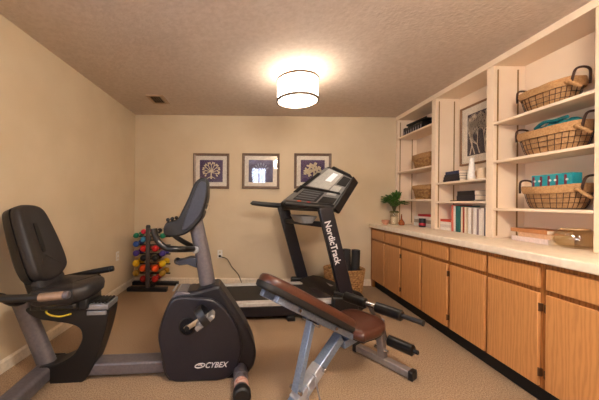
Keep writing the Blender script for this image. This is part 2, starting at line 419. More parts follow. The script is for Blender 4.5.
# ------------------------------------------------------------------ base cabinets along the right wall
CF, CB, Z0, Z1 = 1.68, XR, .118, .842      # door face, back, door bottom, top of carcass
PIT = .3698; Y0 = 3.762
lab = ['oak base cabinet farthest along the right wall, beside the back wall',
       'oak base cabinet, second from the back wall, below the baskets and red topped books',
       'oak base cabinet, third from the back wall, below the upright books',
       'oak base cabinet nearest the viewer, cut off by the right edge of the photo']
for k in range(4):
    yb, ya = Y0 - 2*k*PIT, Y0 - 2*(k+1)*PIT
    ym = (ya + yb)/2
    t = thing('base_cabinet', lab[k], 'cabinet', (CF + .3, ym, 0), 0, 'oak base cabinets')
    MB().ab((CF + .022, ya + .0006, Z0 - .012), (CB - .002, yb - .0006, Z1)).build('carcass', M['oakdark'], t, world=True)
    MB().ab((CF + .058, ya + .0006, 0.001), (CB - .01, yb - .0006, Z0 - .012)).build('toe_kick', M['toe'], t, world=True)
    for j in range(2):
        d0, d1 = (ya + .020, ym - .014) if j == 0 else (ym + .014, yb - .020)
        d = MB().ab((CF, d0, Z0), (CF + .020, d1, .662)).build('door', M['oak'], t, bevel=.004, world=True)
        dr = MB().ab((CF, d0, .690), (CF + .020, d1, .812)).build('drawer', M['oak'], t, bevel=.004, world=True)
        hy = d0 - .006 if j == 0 else d1 + .006
        for z in (.20, .58):
            MB().ab((CF + .004, hy - .004, z - .022), (CF + .024, hy + .004, z + .022)).cyl((CF + .004, hy + (.005 if j == 0 else -.005), z - .025), (CF + .004, hy + (.005 if j == 0 else -.005), z + .025), .003, seg=8).build('hinge', mat('blackened hinge', (88, 56, 34), .4, .3), d, world=True)
tag(MB().ab((1.655, Y0 - 8*PIT - .02, Z1), (XR - .001, DEP - .03, .895)).build('worktop', M['counter'], bevel=.008, seg=3), 'long cream laminate worktop running over the oak cabinets', 'worktop')
struct(MB().ab((CF + .02, Y0 + .001, 0), (XR, DEP - .001, Z1)).build('trim_1', M['oakdark']))

# ------------------------------------------------------------------ built-in bookcase
BX, BZ = 2.04, .895
bk = thing('bookcase', 'tall cream built-in bookcase with three bays above the worktop', 'bookcase', (2.19, 2.7, BZ))
B = lambda a, b, n, m=None, bev=.003: MB().ab(a, b).build(n, m or M['shelfpaint'], bk, bevel=bev, world=True)
BB = XR - .004
sty = [3.790, 3.015, 2.300, 1.560]
EPS = .001
B((BB - .012, sty[3], BZ + EPS), (BB, 3.815, H - .002), 'back_panel', None, 0)
for i, y in enumerate(sty):
    wd = .024 if i == 0 else .034
    B((BX, y - wd, BZ + EPS), (BB - .013, y + wd, H - .056), 'side_panel')
B((BX - .006, sty[3] - .034, H - .055), (BB, sty[0] + .024, H - .001), 'top_rail')
bays = [(sty[0] - .024, sty[1] + .034), (sty[1] - .034, sty[2] + .034), (sty[2] - .034, sty[3] + .034)]
SH = [(2.110, 1.626, 1.236), (1.415, 1.210), (1.877, 1.550, 1.150)]
for (b1, b0), zs in zip(bays, SH):
    for z in zs:
        B((BX + .002, b0 + EPS, z - .021), (BB - .014, b1 - EPS, z), 'shelf', None, .002)
    for y, s in ((b1, -1), (b0, 1)):
        for x in (BX + .035, BX + .205):
            B((x - .005, y + s*.0006, BZ + .02), (x + .005, y + s*.005, H - .09), 'shelf_standard', M['brass'], 0)
# ------------------------------------------------------------------ books
pal = {}
def bmat(rgb):
    if rgb not in pal: pal[rgb] = mat('book cloth %d %d %d' % rgb, rgb, .55, scale=80)
    return pal[rgb]
def book(label, x, y, z, rgb, L, D, Tk, upright=False, group=None, lean=0.0, rz=0.0, name='book', cat='book', inset=.0015):
    """L spine length, D depth front to back, Tk thickness; spine towards the room (-X); (x,y,z) = spine centre at the base"""
    t = thing(name, label, cat, (x, y, z), rz, group)
    if lean: t.rotation_euler = (lean, 0, rz)
    f = (lambda p: (p[0], p[2] - Tk/2, p[1] + L/2)) if upright else (lambda p: (p[0], p[1], p[2]))
    c = .0022
    def bx(mb, a, b):
        A, Bq = f(a), f(b); mb.ab(A, Bq)
    mb = MB(); bx(mb, (0, -L/2, 0), (D, L/2, c)); bx(mb, (0, -L/2, Tk - c), (D, L/2, Tk)); bx(mb, (0, -L/2, c), (c, L/2, Tk - c))
    mb.build('cover', bmat(rgb), t)
    mb = MB(); bx(mb, (c, -L/2 + inset, c), (D - inset, L/2 - inset, Tk - c)); mb.build('pages', M['page'], t)
    return t

FX = 2.085   # spines stand a little behind the bookcase front
# --- left bay, top shelf: row of dark cases
for k in range(8):
    y = 3.70 - k * .052
    t = thing('media_case', 'upright black case in the row on the top shelf of the far bay', 'media case', (FX + .01, y, 2.110), 0, 'black cases on the top shelf of the far bay')
    MB().ab((0, -.0235, 0), (.17, .0235, .118 - .012*(k % 2))).build('shell', M['black'], t, bevel=.003)
    MB().ab((-.0012, -.008, .015), (-.0002, .008, .07)).build('spine_label', bmat((150, 140, 150)), t)
t = thing('document_tray', 'flat black tray lying on the row of black cases in the far bay', 'tray', (FX + .12, 3.44, 2.2285), R(4))
MB().ab((-.12, -.20, 0), (.12, .18, .006)).build('tray_base', M['black'], t, bevel=.002)
MB().ab((-.12, -.20, .006), (-.115, .18, .022)).ab((.115, -.20, .006), (.12, .18, .022)).ab((-.115, .175, .006), (.115, .18, .022)).build('tray_rim', M['black'], t)

# --- woven baskets
def woven(name, label, loc, a, b, h, taper, rows, stakes, group=None, rz=0, n=3.2, amp=.006, cuff=False, hoops=True):
    t = thing(name, label, 'basket', loc, rz, group)
    S = stakes * 4
    def pt(k, z, off):
        s = 1 - taper * (1 - z / h); th = 2*PI*k/S; c, s2 = math.cos(th), math.sin(th)
        x, y = a*s*math.copysign(abs(c)**(2/n), c), b*s*math.copysign(abs(s2)**(2/n), s2)
        q = math.hypot(x, y); return (x*(1 + off/q), y*(1 + off/q), z)
    mb = MB(); rr = h / rows / 2 * 1.08
    for r in range(rows):
        z = rr + (h - 2*rr) * r / (rows - 1)
        mb.tube([pt(k, z, amp*math.sin(PI*k/2 + PI*(r % 2) + .78)) for k in range(S)], rr, 6, loop=True)
    mb.build('weave', M['wicker'], t)
    mb = MB()
    for k in range(0, S, 2): mb.tube([pt(k, .004, 0), pt(k, h*.5, 0), pt(k, h - .002, 0)], .004, 5)
    mb.build('stakes', M['wicker'], t)
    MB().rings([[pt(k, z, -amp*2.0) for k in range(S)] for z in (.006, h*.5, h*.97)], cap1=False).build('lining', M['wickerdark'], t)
    MB().tube([pt(k, h, .002) for k in range(S)], .011 if h < .25 else .015, 8, loop=True).build('rim', M['wicker'], t)
    if cuff:
        z0 = h*.74
        MB().rings([[pt(k, z, o + .003*math.sin(k*.9 + z*60)) for k in range(S)] for z, o in ((h + .012, -.006), (h + .014, .012), (h*.88, .020), (z0, .016), (z0, .012), (h*.88, .015), (h + .004, .004))], loop=True).build('liner_cuff', M['burlap'], t)
    return t
woven('wicker_basket', 'rectangular wicker basket on the upper middle shelf of the far bay', (2.185, 3.335, 1.626), .105, .205, .165, .24, 8, 22, 'wicker baskets in the far bay', cuff=True)
woven('wicker_basket', 'rectangular wicker basket on the lower shelf of the far bay above the books', (2.185, 3.325, 1.236), .105, .205, .165, .24, 8, 22, 'wicker baskets in the far bay', cuff=True)

# --- counter, far bay: books and a dark red mug, then plant, bowl, bottle
W1, W2, RED = (236, 228, 218), (176, 158, 138), (186, 30, 40)  # darker second cover stands in for shadow lines between the white books
yb = 3.33
z = BZ + .0015
for lab_, c, L, Tk in (('white book at the bottom of the stack in the far bay', W1, .36, .042), ('pale book second from the bottom of the far bay stack', W2, .35, .044), ('white book under the red one in the far bay stack', W1, .34, .040), ('red book on top of the stack in the far bay', RED, .27, .026)):
    book(lab_, 2.125, yb - (.045 if c == RED else 0), z, c, L, .18, Tk, group='stacked books in the far bay'); z += Tk + .0004
t = thing('drink_tin', 'small black and red tin in front of the far bay book stack', 'tin', (2.083, 3.27, BZ + .0008))
MB().lathe([(0, 0), (.036, 0), (.037, .004), (.037, .100), (.034, .105), (0, .105)], seg=24).build('can', M['black'], t, smooth=30)
MB().lathe([(.0375, .022), (.0382, .022), (.0382, .05), (.0375, .05)], seg=24).build('band', bmat((176, 24, 44)), t)

vp = at_y(394, 222.6, 3.62)
t = thing('potted_plant', 'bushy green plant in a glass vase on the far end of the worktop', 'plant', (vp.x, 3.62, BZ + .0008))
gl = glass('vase glass', (250, 249, 244), rough=.05)
MB().rings([[(r*math.cos(2*PI*k/28), r*math.sin(2*PI*k/28), z) for k in range(28)] for r, z in ((.048, 0), (.05, .004), (.050, .12), (.046, .15), (.050, .166), (.047, .166), (.043, .15), (.047, .12), (.047, .006), (.002, .006))], cap1=False).build('vase', gl, t)
MB().lathe([(0, .007), (.045, .007), (.0455, .10), (.03, .108), (0, .11)], seg=24).build('pebbles', mat('cream vase pebbles', (244, 226, 200), .7, rgb2=(214, 190, 156), scale=120, bump=.5), t)
rp = random.Random(11)
mb = MB()
for k in range(30):
    a = rp.random()*2*PI; r0 = .05*math.sqrt(rp.random()); mb.ball((r0*math.cos(a), r0*math.sin(a), .165 + rp.random()*.012), .014, (1, 1, .6), 8, 5)
mb.build('moss', mat('olive moss', (110, 104, 40), .9, rgb2=(70, 72, 24), scale=200, bump=.6), t)
mb = MB(); lf = MB()
for k in range(34):
    a = 2*PI*k*.618; el = R(8 + 80*((k*.37) % 1)); L = .125 + .075*rp.random()
    base = Vector((.006*math.cos(a), .006*math.sin(a), .165))
    d = Vector((math.cos(a)*math.cos(el), math.sin(a)*math.cos(el), math.sin(el)*.85))
    P = [base, base + Vector((0, 0, .075)) + d*L*.2, base + Vector((0, 0, .115)) + d*L*.65, base + Vector((0, 0, .115)) + d*L - Vector((0, 0, .02*math.cos(el)))]
    P = smooth_curve(P, 4, False); mb.tube(P, [.0035*(1 - .7*i/len(P)) for i in range(len(P))], 5)
    for i in range(4, len(P)):
        for s in (-1, 1):
            tdir = (P[i] - P[i-1]).normalized(); sd = tdir.cross(Vector((0, 0, 1)))
            if sd.length < .1: sd = Vector((1, 0, 0))
            sd.normalize(); ld = (tdir*.7 + sd*s*(.7 + .4*rp.random()) + Vector((0, 0, .35*(rp.random() - .3)))).normalized(); ll = .042 + .018*rp.random(); wv = ld.cross(Vector((rp.random()-.5, rp.random()-.5, 1))).normalized()*.011
            nrm = ld.cross(wv).normalized()*.004
            q = [P[i], P[i] + ld*ll*.45 + wv, P[i] + ld*ll - nrm, P[i] + ld*ll*.45 - wv, P[i] + ld*ll*.45 + nrm]
            V = [lf.bm.verts.new(p) for p in q]
            for tri in ((0, 1, 4), (1, 2, 4), (2, 3, 4), (3, 0, 4)): lf.bm.faces.new([V[j] for j in tri])
mb.build('stem', mat('brown green stem', (76, 70, 34), .7), t)
lf.build('foliage', M['leaf'], t)
q = at_y(385.5, 221, 3.60)
t = thing('trinket_bowl', 'small rose tan bowl left of the plant vase', 'bowl', (q.x, 3.60, BZ + .0008))
MB().rings([[(r*math.cos(2*PI*k/28), r*math.sin(2*PI*k/28), z) for k in range(28)] for r, z in ((.026, 0), (.028, .004), (.046, .03), (.052, .062), (.049, .062), (.042, .032), (.022, .009), (.001, .008))], cap1=False).build('bowl_wall', mat('rose glaze', (196, 140, 112), .3), t)
MB().lathe([(0, .010), (.024, .012), (.038, .034), (.030, .046), (0, .05)], seg=20).build('contents', mat('shell bits', (172, 128, 96), .7, rgb2=(120, 84, 60), scale=150, bump=.6), t)
q = at_y(401.5, 223.5, 3.52)
t = thing('bottle', 'amber teardrop bottle with a thin neck right of the plant vase', 'bottle', (q.x, 3.52, BZ + .0008))
MB().lathe([(0, 0), (.030, 0), (.036, .01), (.037, .03), (.026, .056), (.012, .078), (.008, .10), (.008, .125), (.0105, .128), (0, .128)], seg=24).build('bottle_body', mat('amber glazed glass', (168, 92, 46), .2, rgb2=(140, 70, 30)), t)
MB().lathe([(0, .128), (.007, .128), (.008, .145), (0, .147)], seg=16).build('stopper', M['wicker'], t)

# --- middle bay, upper shelf
t, pr, pw, ph = framed('framed_print', 'framed print of pale bare branches on dark ground hanging in the middle bay', 0, 0, .60, .63, .020, .075, mat('dusk print ground', (66, 54, 66), .6, rgb2=(48, 38, 50), scale=12), None, mat('cream mat board', (248, 236, 218), .8), mat('brown picture frame', (140, 100, 64), .4))
t.matrix_basis = Matrix.Translation((XR - .017, 2.657, 1.915)) @ Matrix.Rotation(R(-90), 4, 'Z')
mb = MB(); rt = random.Random(21)
def twig(x, z, a, L, w, lev):
    e = (x + math.cos(a)*L, z + math.sin(a)*L)
    if abs(e[0]) > pw*.97 or abs(e[1]) > ph*.97: return
    stroke(mb, (x, z), e, w, w*.75)
    if lev:
        for k in range(3 if lev > 2 else 2): twig(e[0], e[1], a + (rt.random() - .5)*1.5, L*(.72 + .25*rt.random()), w*.74, lev - 1)
for x0 in (-.17, -.11, -.05, .02, .09, .15): twig(x0, -ph*.96, R(90 + (rt.random()-.5)*40), .10, .0062, 5)
mb.build('branches', mat('pale branch ink', (236, 216, 190), .6), pr)
z = 1.4155
for lab_, c, L, Tk, dy in (('black book at the bottom of the stack beside the white vase', (34, 28, 34), .235, .030, 0), ('dark brown book second from the bottom beside the white vase', (44, 34, 40), .225, .028, -.002), ('black book third from the bottom beside the white vase', (30, 28, 38), .21, .022, -.006), ('navy blue book on top of the stack beside the white vase', (40, 48, 84), .19, .030, -.012)):
    book(lab_, FX + .012, 2.82 + dy, z, c, L, .13, Tk, group='stacked dark books in the middle bay'); z += Tk + .0004
q = at_y(471.5, 178, 2.60)
t = thing('vase', 'slim white tapered vase standing before the branch print', 'vase', (q.x, 2.60, 1.4158))
MB().rings([[(r*math.cos(2*PI*k/24), r*math.sin(2*PI*k/24), z) for k in range(24)] for r, z in ((.030, 0), (.034, .004), (.034, .05), (.026, .12), (.019, .185), (.021, .215), (.018, .215), (.016, .185), (.022, .12), (.002, .04))], cap1=False).build('vase_body', mat('white porcelain', (244, 236, 226), .25), t)
MB().lathe([(.0345, .012), (.0352, .013), (.0352, .018), (.0345, .019)], seg=24).build('foot_ring', M['trim'], t)
t = thing('mug', 'cream mug with a handle right of the slim white vase', 'mug', (2.125, 2.465, 1.4158))
MB().rings([[(r*math.cos(2*PI*k/24), r*math.sin(2*PI*k/24), z) for k in range(24)] for r, z in ((.038, 0), (.041, .004), (.044, .10), (.041, .10), (.038, .01), (.002, .008))], cap1=False).build('cup', mat('cream glaze', (232, 204, 168), .3), t)
MB().tube(smooth_curve([(0, .042, .085), (0, .070, .08), (0, .074, .05), (0, .062, .025), (0, .041, .02)], 4, False), .006, 8).build('handle', mat('tan glaze', (190, 146, 100), .3), t)
# --- middle bay, lower shelf
z = 1.2105
for lab_, c, L, D, Tk, dy in (('thin black folder under the two thick black books', (30, 24, 26), .30, .19, .010, .03), ('thick black book lying on the thin folder', (40, 34, 40), .225, .19, .046, -.02), ('upper thick black book in the middle bay lower shelf', (30, 24, 28), .215, .185, .044, -.022)):
    book(lab_, FX + .01, 2.645 + dy, z, c, L, D, Tk, group='dark books lying on the middle bay lower shelf'); z += Tk + .0004
# --- middle bay, counter: flat stack and upright row
z = BZ + .0015
for lab_, c, Tk in (('white book at the bottom of the stack left of the upright books', W1, .030), ('grey white book second in the stack left of the upright books', (214, 204, 196), .030), ('white book third in the stack left of the upright books', W1, .030), ('red book on top of the stack left of the upright books', (206, 70, 50), .026)):
    book(lab_, FX + .01, 2.893, z, c, .155, .20, Tk, group='stacked books in the middle bay'); z += Tk + .0004
row = [('tall white book with a red edge, first of the upright row', (228, 120, 100), .028, .275, -.055), ('white book leaning against the teal binder', (240, 226, 212), .024, .265, -.05),
       ('thick teal binder in the upright row', (34, 104, 100), .060, .268, -.02), ('cream book right of the teal binder', (226, 208, 180), .022, .258, 0), ('red brown book in the upright row', (160, 60, 40), .018, .256, 0),
       ('cream book right of the red brown one', (236, 220, 196), .022, .258, 0), ('tan book fourth right of the teal binder', (206, 184, 156), .020, .25, 0), ('white binder fifth right of the teal binder', (240, 232, 224), .032, .25, 0),
       ('taupe book between two white binders', (176, 156, 142), .022, .246, 0), ('wide white binder sixth from the right end of the row', (242, 234, 226), .034, .25, 0), ('mauve grey book in the upright row', (150, 128, 130), .022, .24, 0),
       ('thin white book beside the mauve grey one', (236, 226, 216), .020, .238, 0), ('white binder left of the navy book', (240, 230, 220), .034, .25, 0), ('thin navy book near the right end of the upright row', (46, 38, 74), .018, .25, 0), ('cream binder at the right end of the upright row', (238, 222, 200), .030, .25, 0)]
y = 2.795
for lab_, c, Tk, L, lean in row:
    y -= Tk + .0026
    book(lab_, FX + .005, y + Tk/2 + (.0 if not lean else .006), BZ + .0015, c, L, .20, Tk, True, 'upright books in the middle bay', lean=lean*.4)
    
# --- near bay: three wire baskets with burlap liners
def wire_basket(label, loc, a, b, h, rz=0, tie=True):
    t = thing('wire_basket', label, 'basket', loc, rz, 'wire baskets in the near bay')
    S = 56
    def pt(th, zz, off=0, n=2.5):
        f = .70 + .30*math.sqrt(max(zz, 0)/h); c, s2 = math.cos(th), math.sin(th)
        x, y = a*f*math.copysign(abs(c)**(2/n), c), b*f*math.copysign(abs(s2)**(2/n), s2)
        q = math.hypot(x, y); return Vector((x*(1 + off/q), y*(1 + off/q), zz + .012*(y/b)**2*(zz/h)))
    A = [2*PI*k/S for k in range(S)]
    MB().rings([[pt(th, zz, -.006) for th in A] for zz in (.006, .02, .05, .09, h*.8, h)], cap1=False).build('liner', M['burlap'], t)
    mb = MB()
    for zz in (.006, h*.28, h*.50, h*.72): mb.tube([pt(th, zz, .002) for th in A], .0021, 5, loop=True)
    for k in range(0, S, 2): mb.tube([pt(A[k], z_, .002) for z_ in (.006, .02, .05, h*.6, h*.84)], .0018, 5)
    mb.build('wire_grid', M['wire'], t)
    MB().rings([[pt(th, z_, o + .004*math.sin(th*9 + z_*40)) for th in A] for z_, o in ((h + .006, -.008), (h + .012, .006), (h*.9, .014), (h*.72, .012 ), (h*.72, .006), (h*.9, .008), (h, .001))], loop=True).build('liner_cuff', M['burlap'], t)
    for s in (-1, 1):
        e = pt(s*PI/2, h*.92, .012)
        P = smooth_curve([(-.062, e.y, e.z - .03), (-.058, e.y + s*.006, e.z + .02), (-.045, e.y + s*.012, e.z + .062), (0, e.y + s*.016, e.z + .074), (.045, e.y + s*.012, e.z + .062), (.058, e.y + s*.006, e.z + .02), (.062, e.y, e.z - .03)], 4, False)
        MB().tube(P, .0075, 8).build('handle', M['wire'], t)
    if tie:
        e = pt(-PI/2 - .5, h*.85, .02)
        mb = MB().ball(e, .018, (1, 1, .8)).tube([e, e + Vector((-.01, -.04, -.03)), e + Vector((.01, -.07, -.06))], [.009, .011, .012], 7)
        mb.build('bow_tie', M['burlap'], t)
    return t
wire_basket('burlap lined wire basket on the top shelf of the near bay', (2.185, 1.962, 1.8775), .115, .172, .150)
wire_basket('burlap lined wire basket with teal cloth on the middle shelf of the near bay', (2.185, 1.934, 1.5505), .125, .205, .165)
wire_basket('burlap lined wire basket holding a teal box on the lower shelf of the near bay', (2.185, 1.918, 1.1505), .115, .188, .150)
t = thing('folded_cloth', 'crumpled teal cloth heaped in the middle basket of the near bay', 'cloth', (2.185, 1.915, 1.725))
mb = MB(); rc = random.Random(4)
for k in range(12):
    mb.ball((.05*(rc.random()-.5), -.13 + .022*k, .012 + .025*rc.random()), .032 + .01*rc.random(), (1.2, .8, .75), 10, 7)
mb.build('cloth_folds', M['teal'], t)
MB().tube(smooth_curve([(-.03, .12, .035), (-.045, .05, .062), (-.04, -.02, .056), (-.045, -.10, .06)], 5, False), .012, 8).build('hem', M['teal'], t)
t = thing('patterned_box', 'teal box with small dark red and white figures standing in the lower near bay basket', 'box', (2.165, 1.930, 1.212))
MB().ab((-.02, -.140, 0), (.05, .120, .190)).build('box_body', mat('teal card', (36, 152, 162), .5, rgb2=(30, 140, 150)), t, bevel=.002)
for k in range(5):
    y = .105 - k*.052
    MB().prism(superell(.008, .040, 5, 14), lambda p, d: (d, y + p[0], .140 + p[1]), -.0212, -.0195).build('figure', bmat((124, 40, 56)), t)
    MB().prism(superell(.008, .008, 2, 10), lambda p, d: (d, y + .010*(1 if k % 2 else -1) + p[0], .145 + p[1]), -.0222, -.0205).build('figure_patch', bmat((214, 224, 220)), t)
# --- near bay, counter: three books and a glass bowl
z = BZ + .0015
book('pink white book at the bottom of the stack beside the glass bowl', FX + .005, 2.015, z, (232, 210, 202), .265, .19, .036, group='stacked books in the near bay'); z += .0364
book('tan book in the middle of the stack beside the glass bowl', FX + .010, 1.985, z, (220, 176, 138), .225, .18, .034, group='stacked books in the near bay'); z += .0344
book('orange book on top of the stack beside the glass bowl', FX + .002, 2.020, z, (192, 128, 80), .265, .19, .028, group='stacked books in the near bay')
t = thing('glass_bowl', 'squat ribbed amber glass bowl right of the orange topped books', 'bowl', (2.150, 1.772, BZ + .0008))
gm = bpy.data.materials.new('ribbed amber glass'); gm.use_nodes = True
nt = gm.node_tree; pb_ = nt.nodes['Principled BSDF']; pb_.inputs['Base Color'].default_value = lin((232, 208, 176)); pb_.inputs['Transmission Weight'].default_value = .75; pb_.inputs['Roughness'].default_value = .14; pb_.inputs['IOR'].default_value = 1.35
nn = nt.nodes.new('ShaderNodeTexNoise'); nn.inputs['Scale'].default_value = 45; bb = nt.nodes.new('ShaderNodeBump'); bb.inputs['Strength'].default_value = .35; nt.links.new(nn.outputs[0], bb.inputs['Height']); nt.links.new(bb.outputs[0], pb_.inputs['Normal'])
gl2 = glass('ribbed amber glass wall', (251, 246, 236), rough=.06)
prof = ((.060, 0), (.075, .006), (.098, .030), (.106, .062), (.098, .095), (.080, .118), (.066, .124), (.062, .122), (.076, .114), (.093, .093), (.101, .062), (.093, .033), (.070, .011), (.001, .008))
MB().rings([[(r*(1 + .022*math.cos(14*2*PI*k/84))*math.cos(2*PI*k/84), r*(1 + .022*math.cos(14*2*PI*k/84))*math.sin(2*PI*k/84), zz) for k in range(84)] for r, zz in prof], cap1=False).build('bowl_wall', gl2, t, smooth=60)
MB().tube([(.064*math.cos(2*PI*k/40), .064*math.sin(2*PI*k/40), .124) for k in range(40)], .004, 8, loop=True).build('lip', mat('amber glass lip', (206, 176, 136), .15), t)

# ------------------------------------------------------------------ floor basket with rolled mats
fb = Vector((1.185, 3.44, 0))
woven('wicker_basket', 'large oval wicker basket on the carpet between the treadmill and the cabinets', fb + Vector((0, 0, .001)), 0.245, .18, .335, .16, 13, 30, None, 0, 2.2, .008)
rim = Vector((fb.x, fb.y, .385))
def rolled(label, x, y, lx, ly, L, r):
    t = thing('rolled_mat', label, 'exercise mat', (x, y, .03), 0, 'rolled mats in the floor basket')
    m = Vector((lx, ly, 1)).normalized().to_track_quat('Z', 'Y').to_matrix()
    P = [];
    MB().lathe([(.012, 0), (r, 0), (r, L), (r - .006, L + .002), (.012, L - .004)], m=m, seg=26).build('roll', M['mats'], t)
    sp = []
    for k in range(60):
        rr = .014 + (r - .018)*k/59; a = k*.42; sp.append(m @ Vector((rr*math.cos(a), rr*math.sin(a), L + .001)))
    MB().tube(sp, .0022, 5).build('spiral_edge', mat('dark grey mat edge', (58, 56, 58), .7), t)
    return t
rolled('black rolled exercise mat, left one in the wicker floor basket', 1.205, 3.40, -.01, .0, .56, .053)
rolled('black rolled exercise mat, right one in the wicker floor basket', 1.314, 3.42, .03, .01, .55, .053)
# ------------------------------------------------------------------ dumbbell tree
RX, RY = -1.372, 3.62
t = thing('dumbbell_rack', 'black upright rack holding coloured dumbbells in the far left corner', 'dumbbell rack', (RX, RY, 0))
MB().ab((-.26, -.165, .001), (.26, -.095, .05)).build('foot', M['black'], t, bevel=.006)
MB().ab((-.31, .10, .001), (.33, .17, .05)).build('foot', M['black'], t, bevel=.006)
MB().ab((-.03, -.095, .004), (.03, .10, .046)).build('base_beam', M['black'], t, bevel=.004)
post_m = mat('dark grey rack post', (74, 68, 70), .45, .3)
MB().ab((-.024, -.150, .05), (.024, -.108, .83)).build('post', post_m, t, bevel=.004)
MB().lathe([(0, .83), (.028, .83), (.03, .85), (.02, .868), (0, .87)], (0, -.129, 0), 16).build('post_cap', M['black'], t)
zrow = lambda y: CAMH - (y + 1.05 - CY) * 3.52 / FPX
INN = [(231.8, .034, (214, 40, 70)), (239.6, .038, (70, 150, 196)), (248.8, .044, (214, 28, 30)), (258.4, .043, (28, 24, 26)), (268.6, .049, (240, 84, 22)), (279.2, .043, (176, 30, 24))]
OUT = [(235.8, .036, (22, 130, 92)), (244.4, .040, (44, 84, 160)), (253.6, .041, (74, 58, 150)), (263.8, .045, (232, 190, 24)), (273.4, .042, (170, 128, 34))]
names = {0: 'pink red', 1: 'light blue'}
def bell_mats():
    pass
HX_I, HX_O = .078, .176
levels = [(HX_I, r) for r in INN] + [(HX_O, r) for r in OUT]
def dumbbell(label, x, z, r, rgb, group=None):
    t = thing('dumbbell', label, 'dumbbell', (RX + x, RY, z), 0, group)
    m = mat('vinyl dip %d %d %d' % rgb, rgb, .35, rgb2=tuple(int(c*.9) for c in rgb), scale=30)
    MB().cyl((0, -.05, 0), (0, .05, 0), .013, seg=14).build('handle', M['chrome'], t)
    mt = Matrix.Rotation(R(-90), 3, 'X')
    for s in (-1, 1):
        pr_ = [(0, -.036), (r*.55, -.036), (r*.9, -.022), (r, -.006), (r, .006), (r*.9, .022), (r*.55, .036), (0, .036)]
        MB().lathe([(a, b) for a, b in pr_], (0, s*.082, 0), 20, mt).build('weight_head', m, t, bevel=.003)
    return t
cn = {0: 'pink red', 1: 'light blue', 2: 'bright red', 3: 'black', 4: 'orange', 5: 'dark red'}
co_ = {0: 'green', 1: 'blue', 2: 'purple', 3: 'yellow', 4: 'mustard'}
ordn = ['topmost', 'second', 'third', 'fourth', 'fifth', 'lowest']
for i, (y, r, rgb) in enumerate(INN):
    for s in (-1, 1):
        if s == 1 and i < 2: rr, cc, nm = .032, (26, 24, 26), 'small black'
        else: rr, cc, nm = r, rgb, cn[i]
        if s == 1 and i == 1: continue
        dumbbell('%s dumbbell in the inner column just %s of the rack post' % (nm, 'left' if s < 0 else 'right'), s*HX_I, zrow(y), rr, cc)
for i, (y, r, rgb) in enumerate(OUT):
    for s in (-1, 1):
        if s == 1 and i == 1: continue
        dumbbell('%s dumbbell in the outer column on the %s side of the rack' % (co_[i], 'left' if s < 0 else 'right'), s*HX_O, zrow(y), r, rgb)
# arms carry the handles: one short or long bar per tier, tied to the post by a prong
for i, (y, r, rgb) in enumerate(INN):
    z = zrow(y) - .0215
    MB().ab((-.112, -.008, z - .008), (.112, .012, z + .0075)).ab((-.012, -.112, z - .008), (.012, -.008, z + .004)).build('arm', M['black'], t, bevel=.002)
for i, (y, r, rgb) in enumerate(OUT):
    z = zrow(y) - .0215
    mb = MB().ab((-.255, -.008, z - .008), (.255, .012, z + .0075)).ab((-.012, -.112, z - .008), (.012, -.008, z + .004))
    mb.build('arm', M['black'], t, bevel=.002)

# ------------------------------------------------------------------ treadmill
TA = 7.0
O2 = Vector((.40, 2.65)) + .34 * Vector((-math.sin(R(TA)), math.cos(R(TA))))
TF = Frame(O2.x, O2.y, TA)
t = thing('treadmill', 'navy black treadmill with lit console standing along the back wall', 'treadmill', (O2.x, O2.y, 0), R(TA))
uR, uH = -1.02, .36
MB().ab((uR + .04, -.30, .06), (uH + .12, .30, .145)).build('deck_frame', M['navy'], t, bevel=.006)
MB().ab((uR + .03, -.255, .146), (uH + .1, .255, .178)).build('belt', M['belt'], t, bevel=.012, seg=3)
for s in (-1, 1):
    MB().ab((uR + .02, s*.257, .15), (uH + .12, s*.335, .190)).build('side_rail', M['rail'], t, bevel=.008)
    MB().ab((uR + .02, s*.300, .05), (uH + .12, s*.330, .149)).build('side_skirt', M['navy'], t, bevel=.004)
    MB().ab((uR - .03, s*.24, .05), (uR + .03, s*.345, .196)).build('end_cap', M['black'], t, bevel=.012)
    MB().ab((-.05, s*.30, .001), (.03, s*.36, .05)).build('leveling_foot', M['black'], t, bevel=.008)
MB().cyl((uR, -.25, .155), (uR, .25, .155), .024).build('rear_roller', M['black'], t)
# motor hood
hp = [(uH, .150), (uH + .02, .205), (uH + .08, .245), (uH + .18, .27), (uH + .28, .255), (uH + .33, .20), (uH + .33, .08), (uH + .29, .055), (uH, .06)]
hood = MB().prism(hp, lambda p, d: (p[0] - .30*d, d, p[1]), -.325, .325).build('motor_hood', M['black'], t, bevel=.02, seg=3)
MB().ab((uH + .14, -.10, .255), (uH + .20, .10, .262)).build('hood_badge', M['panel'], hood, bevel=.002)
MB().prism([(uH - .03, .178), (uH + .10, .178), (uH + .10, .20), (uH + .01, .196)], lambda p, d: (p[0], d, p[1]), -.25, .25).build('hood_lip', M['navy'], t, bevel=.006)
VN, VFr = -.40, .40
